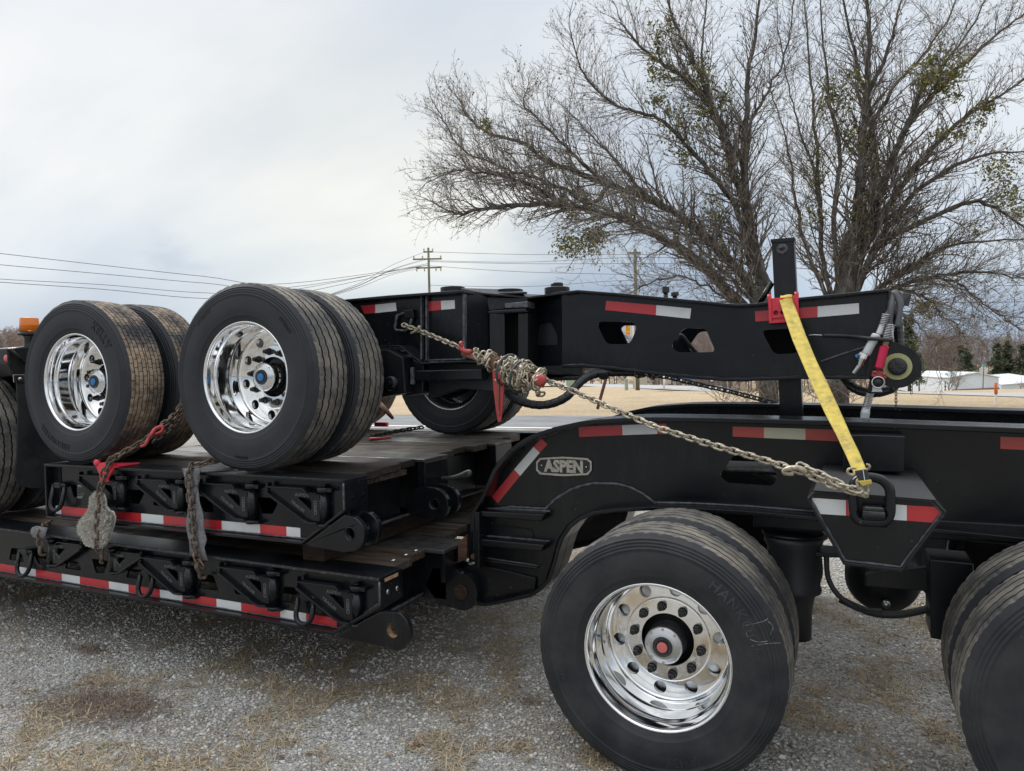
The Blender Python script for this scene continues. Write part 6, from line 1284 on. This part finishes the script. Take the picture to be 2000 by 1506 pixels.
for x, y, r_, n in ((1835,135,1.0,420),(1860,160,.7,180),(1650,160,.8,180),(1630,200,.7,150),(1660,270,.6,110),(1690,290,.6,110),(1700,330,.5,80),(1900,250,.7,140),(1950,330,.8,190),(1960,380,.8,170),(1930,220,.6,110),(1850,270,.5,80),(1990,410,.6,110),(1820,600,.45,80),(1800,600,.4,60),(1600,330,.7,80),(1590,420,.7,70),(1680,400,.5,60),(1905,450,.5,50)):
    clump(TB, DP(x, y, DB-.6+random.random()), r_, int(n*2.3))
# a thin scatter of leftover leaves on the twigs of both crowns
for T_, src in ((TA, NA), (TB, NB)):
    v = []; f = []
    for _ in range(2600):
        p = random.choice(src)+rv()*.05; a = rv().normalized(); b = a.cross(rv()).normalized(); s_ = random.uniform(.035,.07); k = len(v); v += [p-a*s_, p+b*s_*.5, p+a*s_, p-b*s_*.5]; f.append((k, k+1, k+2, k+3))
    build('leaves', raw_mesh('leaves', np.array(v), np.array(f), 'clump_leaf'), None, T_, kind='stuff')
# wiry suckers round the foot of the trunks
def wires(T, x0, x1, n, D):
    tw = []
    for _ in range(n):
        x = random.uniform(x0, x1); p = DP(x, random.uniform(765,794), D+random.uniform(-.6,.6)); d_ = Vector((random.uniform(-1,1), random.uniform(-.4,.4), random.uniform(.1,1))).normalized(); grow(tw, p, d_, random.uniform(.4,1.5), .012, 1, -.1)
    build('suckers', seg_mesh('suckers', tw, 'twig_bark', 3), None, T, kind='stuff')
wires(TA, 1400, 1530, 60, DA-.6); wires(TB, 1560, 1670, 55, DB-.6)

# ================================================================ BACKGROUND
def at_ground(px, D): # foot of something at photo column px and depth D
    d = ray(px, 720); p = CAM + d*D; p.z = 0; return p
def height_px(y, px, D): return DP(px, y, D).z
# utility poles and lines
def pole(px, ytop, D, label, arms, r=.17):
    b = DP(px, 735, D); b.z = gz(b.x, b.y)-.1; top = DP(px, ytop, D); b.x, b.y = top.x, top.y; T = thing('utility_pole', label, 'utility pole', tuple(b)); mb = MB(); mb.tube([b, top], [r, r*.68], 10); build('post', mb, 'pole_wood', T); ends = []
    for (y, w0, w1, ins) in arms:
        c = DP(px, y, D); a = c + r0*w0; e = c + r0*w1; mb = MB(); mb.obox((a+e)/2, r0*(w1-w0)/2, cf*.06, Vector((0,0,.07))); build('cross_arm', mb, 'pole_wood', T)
        for i in ins:
            q = c + r0*i; mb = MB(); dn = -1 if ins is arms[-1][3] else 1; mb.lathe([(0,.04),(.08*dn,.10),(.16*dn,.05),(.24*dn,.10),(.34*dn,.05),(.4*dn,.02)], c=q, axis='Z', n=8); build('insulator', mb, 'insulator', T); ends.append(q+Vector((0,0,.34*dn)))
    return T, top, ends
D1 = 75
P1, top1, e1_ = pole(836.5, 484, D1, 'wooden utility pole with two cross arms standing behind the booster neck', [(492,-.5,.5,(-.45,.45)), (506,-1.6,1.4,(-1.5,-.6,1.3)), (523,-1.3,1.4,(-1.2,-.4,.8,1.3))])
P2, top2, e2_ = pole(1240, 487, 61, 'bare wooden utility pole behind the left tree branches', [(494,-.6,.5,(-.5,))], .19)
def wire(name, pts, r, label=None):
    mb = MB(); mb.tube(smooth_path(pts, 6), r, 4); o = build(name, mb, 'wire', None); return o
WG = thing('power_lines', 'thin overhead power lines strung across the low sky at left', 'power lines', tuple(top1))
def wpx(pts, r=.022): mb = MB(); mb.tube(smooth_path([DP(*p) for p in pts], 6), r, 4); build('wire', mb, 'wire', WG)
for ys, D_ in (((495,518,540,552,558), 45), ((517,535,553,560,556), 46), ((545,556,572,566,550), 50), ((551,565,583,575,552), 44)):
    wpx([(-80,ys[0]-9,D_), (0,ys[0],D_), (200,ys[1],D_+4), (400,ys[2],D_+8), (560,ys[3]+2,D_+14), (836,ys[4]-38+(ys[0]-517)*.10,74)], .020)
for a, b in ((492,520), (506,528), (508,536), (523,545)):
    wpx([(830,a,75),(770,(a*.62+560*.38)-2,60),(700,(a*.25+575*.75),48),(600,590,38)], .016)
for y0, ym, y1, xe in ((492,497,497,1240), (509,512,503,1240), (511,515,515,1300), (519,531,538,1330), (557,560,547,1240)):
    wpx([(838,y0,75),(1020,ym,70),(xe,y1,61),(1500,y1+3,54)], .020)
for y0, y1 in ((560,556),(592,588)): wpx([(1740,y0,58),(1900,y0-1,55),(2100,y1,52)], .02)
# boxes and posts on the verge
def vbox(name, label, cat, x0, x1, y0, y1, D, mat, dep=.5, lid=True):
    a = DP(x0, y1, D); b = DP(x1, y1, D); t = DP(x0, y0, D); z0 = min(0, a.z-.1); T = thing(name, label, cat, ((a.x+b.x)/2, (a.y+b.y)/2, z0)); mb = MB()
    f_ = Vector((cf.x, cf.y, 0)).normalized(); mb.slab([(a.x,a.y,z0),(b.x,b.y,z0),(b.x,b.y,t.z),(a.x,a.y,t.z)], f_*dep); build('cabinet', mb, mat, T, bevel=.03)
    if lid: mb = MB(); q = r0*.04; mb.slab([Vector((a.x,a.y,t.z-.10))-q, Vector((b.x,b.y,t.z-.10))+q, Vector((b.x,b.y,t.z+.03))+q, Vector((a.x,a.y,t.z+.03))-q], f_*(dep+.05)-f_*.0); mb.v = [tuple(Vector(v)-f_*.03) for v in mb.v]; build('lid', mb, mat, T, bevel=.02)
    else: mb = MB(); mb.slab([Vector((a.x,a.y,z0-.0)), Vector((b.x,b.y,z0)), Vector((b.x,b.y,z0+.12)), Vector((a.x,a.y,z0+.12))], f_*(dep+.08)); mb.v = [tuple(Vector(v)-f_*.06-0*r0) for v in mb.v]; build('foot', mb, mat, T)
    return T
vbox('transformer_box', 'pale green transformer box on the far verge left of the hose loop', 'utility box', 1106, 1122, 733, 754, 72, 'green_box_paint')
vbox('transformer_box', 'narrow pale green box beside the foot of the utility pole', 'utility box', 1221, 1227, 741, 760, 60, 'green_box_paint', .3)
vbox('utility_cabinet', 'beige utility cabinet on the verge under the booster arm', 'utility box', 1247, 1264, 733, 748, 75, 'beige_box_paint')
vbox('utility_cabinet', 'small grey cabinet just right of the white marker post', 'utility box', 1300, 1311, 738, 748, 76, 'beige_box_paint', .4)
g = DP(1297, 759, 58.5); T = thing('marker_post', 'white marker post on a pale base in the middle of the dry verge', 'post', tuple(g)); mb = MB(); mb.lathe([(0,.07),(1.0,.07),(1.02,.03)], c=(g.x,g.y,0), axis='Z', n=10); build('post', mb, 'pale_post', T); mb = MB(); mb.lathe([(0,.6),(.03,.58)], c=(g.x,g.y,0), axis='Z', n=16); build('base', mb, 'concrete_road', T)
# orange topped marker at the right
g = G(1945.5, 791.5); D_ = (g-CAM).dot(cf); T = thing('marker_post', 'white marker post with an orange sleeve near the right edge', 'post', tuple(g)); z1 = DP(1945, 769, D_).z; z2 = DP(1945, 748, D_).z
mb = MB(); mb.box(g.x-.035, g.x+.035, g.y-.035, g.y+.035, 0, z1); build('post', mb, 'pale_post', T); mb = MB(); mb.lathe([(z1-.02,.055),(z2,.055),(z2+.01,.03)], c=(g.x,g.y,0), axis='Z', n=12); build('sleeve', mb, 'orange_plastic', T)
# stop sign seen from behind with a street name blade
D_ = 62; c = DP(1921, 724, D_); zb_ = gz(c.x, c.y); T = thing('stop_sign', 'grey back of an octagonal stop sign with green street blade on top', 'sign', (c.x, c.y, zb_)); rr = 9*D_/F
ft = DP(1919.5, 766, D_); mb = MB(); mb.tube([ft, DP(1921.5, 712, D_)], .04, 8); build('post', mb, 'pole_wood', T)
mb = MB(); q = [c + r0*rr*math.cos(R(22.5+45*i)) + Vector((0,0,1))*rr*math.sin(R(22.5+45*i)) for i in range(8)]; mb.slab(q, cf*.02); build('sign_plate', mb, 'sign_grey', T)
c2 = DP(1921.5, 713, D_); mb = MB(); mb.slab([c2-r0*.22-Vector((0,0,.11)), c2+r0*.22-Vector((0,0,.11)), c2+r0*.22+Vector((0,0,.11)), c2-r0*.22+Vector((0,0,.11))], cf*.03); sb_ = build('street_blade', mb, 'sign_green', T)
mb = MB(); mb.slab([c2-cf*.01-r0*.14-Vector((0,0,.035)), c2-cf*.01+r0*.05-Vector((0,0,.035)), c2-cf*.01+r0*.05+Vector((0,0,.035)), c2-cf*.01-r0*.14+Vector((0,0,.035))], -cf*.004); build('street_name', mb, 'white_metal_wall', sb_, wl=False)
# traffic signal seen through the arm window
D_ = 60; c = DP(1226, 641, D_); T = thing('traffic_signal', 'yellow traffic signal on a mast seen through the booster arm window', 'traffic light', (c.x, c.y, 0)); mb = MB(); mb.obox(c, r0*.20, cf*.12, Vector((0,0,.55))); build('signal_head', mb, 'signal_yellow', T, bevel=.03)
for dz in (-.35, 0, .35): mb = MB(); mb.tube([c+Vector((0,0,dz))-cf*.12, c+Vector((0,0,dz))-cf*.26], .11, 12); build('signal_visor', mb, 'signal_yellow', T)
m0 = DP(1239, 745, D_); m0.z = 0; m1 = DP(1235, 630, D_); mb = MB(); mb.tube([m0, m1, c+Vector((0,0,.8))], [.12,.09,.06], 8); build('mast', mb, 'pale_post', T)
# blue car pulling a low trailer on the far road
D_ = 84; T = thing('parked_car', 'blue pickup truck on the far road, half hidden by the booster arm', 'car', tuple(DP(1360, 748, D_)))
a = DP(1314, 749, D_); hx = r0; hz = Vector((0,0,1)); 
def cp(u, w, dpt): return a + hx*u + hz*w + Vector((cf.x,cf.y,0))*dpt
body = [(0.0,.45),(0.1,.95),(1.6,1.02),(2.2,1.60),(3.5,1.65),(3.9,1.05),(5.6,1.05),(5.7,.5),(4.95,.45),(4.8,.75),(4.3,.75),(4.15,.45),(1.5,.42),(1.35,.75),(.85,.75),(.7,.45)]
mb = MB(); mb.prism(body, 0, 1.8, 'Y'); mb.v = [tuple(cp(*(v[0], v[2], v[1]))) for v in mb.v]; build('body', mb, 'car_blue', T, bevel=.05)
mb = MB(); mb.prism([(1.85,1.08),(2.3,1.52),(3.4,1.56),(3.65,1.1)], -.02, 1.82, 'Y'); mb.v = [tuple(cp(v[0], v[2], v[1])) for v in mb.v]; build('window', mb, 'car_glass', T)
for u in (1.1, 4.55):
    mb = MB(); mb.tube([cp(u,.36,-.05), cp(u,.36,.22)], .36, 20, smooth=False); w_ = build('wheel', mb, 'car_dark', T); mb = MB(); mb.tube([cp(u,.36,-.07), cp(u,.36,-.04)], .23, 14, smooth=False); build('hub_cap', mb, 'pale_post', w_, wl=False)
# white metal building with brown lower wall
D_ = 120
def q3(x, y, D): return DP(x, y, D)
T = thing('metal_building', 'long white metal building with low gable roof beyond the road at right', 'building', tuple(q3(1870, 768, D_)))
fr_l, fr_r = q3(1858, 772, 112), q3(1951, 771, 108); zE = q3(1951, 738, 108).z; pk = q3(1907, 729, 110); base = min(fr_l.z, fr_r.z)-.5
ridge_v = (q3(1790, 728, 150)-pk); ridge_v.z = 0; eaL = q3(1862, 742, 112)
mb = MB(); g5 = [Vector((fr_l.x,fr_l.y,base)), Vector((fr_r.x,fr_r.y,base)), Vector((fr_r.x,fr_r.y,zE)), pk, Vector((fr_l.x,fr_l.y,zE))]; mb.slab(g5, ridge_v*1.5); build('wall', mb, 'white_metal_wall', T)
for s_, (e0) in ((0, g5[4]), (1, g5[2])):
    o_ = (e0-pk); mb = MB(); mb.slab([pk - ridge_v.normalized()*.3 + Vector((0,0,.05)), pk+o_*1.06 - ridge_v.normalized()*.3 + Vector((0,0,.05)), pk+o_*1.06+ridge_v*1.5, pk+ridge_v*1.5+Vector((0,0,.05))], (0,0,.15)); build('roof', mb, 'white_roof', T)
fwd = Vector((cf.x,cf.y,0)); mb = MB(); zz = q3(1951, 757, 108).z; a_, b_ = Vector((fr_l.x,fr_l.y,base)), Vector((fr_r.x,fr_r.y,base)); mb.slab([a_, b_, Vector((b_.x,b_.y,zz)), Vector((a_.x,a_.y,zz-.3))], -fwd*.15); build('lower_wall', mb, 'brown_wall', T)
T = thing('metal_building', 'second low white roofed building behind the orange marker at the right edge', 'building', tuple(q3(1990, 760, 130)))
a_, b_ = q3(1955, 772, 130), q3(2060, 772, 130); t0_, t1_ = q3(1955, 752, 130), q3(2060, 744, 130); mb = MB(); mb.slab([a_, b_, t1_, t0_], fwd*12); build('wall', mb, 'white_metal_wall', T); mb = MB(); mb.slab([t0_-fwd*.3, t1_-fwd*.3, t1_+fwd*12+Vector((0,0,1.2)), t0_+fwd*12+Vector((0,0,1.2))], (0,0,.12)); build('roof', mb, 'white_roof', T)
# far woods
def bush_segs(base, h, segs, spread=.35, n=7, depth=2):
    grow_ = []
    d0 = (Vector((0,0,1))+rv()*.08).normalized()
    p = Vector(base); k = 8
    for i in range(k):
        q = p + d0*h/k; segs.append((*p, *q, .16*(1-i/k)+.03, .16*(1-(i+1)/k)+.03)); d0 = (d0+rv()*.06+Vector((0,0,.05))).normalized(); p = q
        if i >= 0:
            for _ in range(n if i > 1 else 4):
                s_ = rv(); s_.z = abs(s_.z)*1.1+(.35 if i > 1 else -.2); s_.normalize(); L_ = h*random.uniform(.14,.30)*(1.1-i/k*.5); e = p+s_*L_; segs.append((*p, *e, .045, .022))
                for _ in range(5):
                    t = random.uniform(.3,1); b0 = p.lerp(e, t); s2 = (s_+rv()*.5+Vector((0,0,.25))).normalized(); e2_ = b0+s2*L_*.55; segs.append((*b0, *e2_, .026, .012))
                    for _ in range(2): b1 = b0.lerp(e2_, random.uniform(.3,1)); s3 = (s2+rv()*.6).normalized(); segs.append((*b1, *(b1+s3*L_*.3), .016, .010))
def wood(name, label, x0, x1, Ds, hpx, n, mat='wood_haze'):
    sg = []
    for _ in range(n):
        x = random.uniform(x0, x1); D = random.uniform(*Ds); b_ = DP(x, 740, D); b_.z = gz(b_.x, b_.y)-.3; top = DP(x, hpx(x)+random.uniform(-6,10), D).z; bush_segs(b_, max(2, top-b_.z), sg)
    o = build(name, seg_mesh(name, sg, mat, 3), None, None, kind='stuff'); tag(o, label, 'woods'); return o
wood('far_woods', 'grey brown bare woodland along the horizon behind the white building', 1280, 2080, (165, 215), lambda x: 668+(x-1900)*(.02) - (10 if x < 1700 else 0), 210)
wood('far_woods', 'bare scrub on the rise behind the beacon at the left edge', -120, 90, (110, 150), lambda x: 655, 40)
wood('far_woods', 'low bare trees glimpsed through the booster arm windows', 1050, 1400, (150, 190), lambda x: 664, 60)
def pine_mesh(h, w, seedn):
    v = []; f = []; 
    for _ in range(1500):
        z = h*(.25+.75*random.random()**.9); rr_ = w*(1-(z/h-.25)/.8)**.6*random.uniform(.2,1)*(.75+.35*math.sin(z*2.1+seedn)); a = random.random()*6.283; p = Vector((rr_*math.cos(a), rr_*math.sin(a), z+random.uniform(-.2,.2)))
        s_ = random.uniform(.14,.34); x_ = (rv()*.5+Vector((math.cos(a), math.sin(a), .25))).normalized()*s_; y_ = x_.cross(rv()).normalized()*s_*.6; k = len(v); v += [p-x_, p+y_, p+x_, p-y_]; f.append((k,k+1,k+2,k+3))
    return raw_mesh('crown', np.array(v), np.array(f), 'pine_needles')
PMS = [pine_mesh(10, 2.2, s_) for s_ in (0., 1.3, 2.9)]; mb = MB(); mb.tube([(0,0,-.5),(0,0,4),(0,0,8.6)], [.22,.15,.04], 8); PTR = mb.mesh('trunk'); PTR.materials.append(M('bark'))
for i, (x, ytop, D, wsc, lab) in enumerate(((1776,617,95,1.35,'tallest dark pine just right of the pin ear'), (1795,690,110,1.1,'short pine at the foot of the tallest pine'), (1888,682,150,1.8,'round dark pine left of the stop sign'), (1878,676,165,1.5,'pine behind the round one near the stop sign'), (1948,672,150,1.6,'left one of the dark pines above the gable roof end'), (1968,668,152,1.7,'dark broad pine above the second white building'), (1997,674,148,1.6,'dark pine at the right edge of the photo'), (1846,770,88,.5,'tiny evergreen shrub in front of the white building'))):
    b_ = DP(x, 740, D); b_.z = gz(b_.x, b_.y)-.3; top = DP(x, ytop if ytop < 760 else 745, D).z; sc = max(.12, (top-b_.z)/10)
    T = thing('pine_tree', lab, 'tree', tuple(b_), 'dark pines along the far tree line'); c_ = build('crown', PMS[i % 3], None, T, wl=False); t_ = build('trunk', PTR, None, T, wl=False); T.scale = (sc*wsc*.75, sc*wsc*.75, sc); T.rotation_euler = (0,0,i*1.7)
# thin saplings by the building
for x, y0_, D, lab in ((1853, 700, 100, 'thin bare sapling left of the brown lower wall'), (1868, 715, 98, 'second thin bare sapling in front of the brown wall corner'), (1995, 735, 90, 'small bare bush at the right edge beside the road')):
    b_ = DP(x, 768, D); b_.z = gz(b_.x, b_.y)-.2; sg = []; h_ = DP(x, y0_, D).z-b_.z
    for _ in range(3): grow(sg, b_.copy(), (Vector((0,0,1))+rv()*.12).normalized(), h_*random.uniform(.8,1.0), .05, 2, .2)
    o = build('sapling', seg_mesh('sapling', sg, 'twig_bark', 3), None, None); tag(o, lab, 'tree')
for x, D, lab in ((1903, 105, 'white parked car left of the brown wall'), (1922, 104, 'white parked car right of the stop sign post')):
    a = DP(x-8, 768.5, D); T = thing('parked_car', lab, 'car', tuple(a)); s_ = 16*D/F/4.4
    mb = MB(); mb.prism([(0,.3),(.1,.85),(1.0,.95),(1.6,1.4),(3.1,1.4),(3.7,.95),(4.3,.85),(4.4,.3)], 0, 1.7, 'Y'); mb.v = [tuple(a+hx*v[0]*s_+hz*(v[2]*s_)+fwd*v[1]) for v in mb.v]; build('body', mb, 'white_metal_wall', T, bevel=.03)
    mb = MB(); mb.prism([(1.2,.97),(1.65,1.33),(3.0,1.33),(3.5,.97)], -.02, 1.72, 'Y'); mb.v = [tuple(a+hx*v[0]*s_+hz*(v[2]*s_)+fwd*v[1]) for v in mb.v]; build('window', mb, 'car_glass', T)
    for u in (.85, 3.5): mb = MB(); mb.tube([a+hx*u*s_+hz*.3*s_-fwd*.04, a+hx*u*s_+hz*.3*s_+fwd*.2], .3*s_, 12, smooth=False); build('wheel', mb, 'car_dark', T)

# chalk scuffs on the front tyre and twigs and stones caught on its tread
for pts in ([(1452,1222),(1470,1219),(1492,1213),(1500,1208)], [(1500,1214),(1510,1224),(1504,1240)], [(1455,1228),(1462,1246),(1480,1254),(1500,1252)], [(1468,1262),(1490,1258),(1512,1256),(1524,1256)]):
    q = [V(v_.x, v_.y, -.0285) for v_ in smooth_path([(x, y, 0) for x, y in pts], 4)]; mb = MB(); mb.tube(q, [random.uniform(.0002,.0013) for _ in q], 5); build('chalk_scuff', mb, 'chalk', TR)

GROUPS = {'tie_down_chain': 'chains holding the load', 'timber_bearer': 'timber bearers between the decks', 'bare_tree': 'bare trees behind the booster arm', 'utility_pole': 'utility poles behind the trailer', 'marker_post': 'marker posts in the field',
    'fallen_leaf': 'fallen leaves on the gravel', 'metal_building': 'white metal buildings beyond the road', 'corner_protector': 'red corner protectors', 'sapling': 'bare saplings by the far road', 'utility_cabinet': 'utility boxes on the verge', 'transformer_box': 'utility boxes on the verge'}
for o in COL.objects:
    if o.parent is None and 'category' in o:
        k = o.name.split('.')[0]
        if k in GROUPS: o['group'] = GROUPS[k]
        elif k == 'parked_car' and 'white' in o['label']: o['group'] = 'white cars parked by the building'
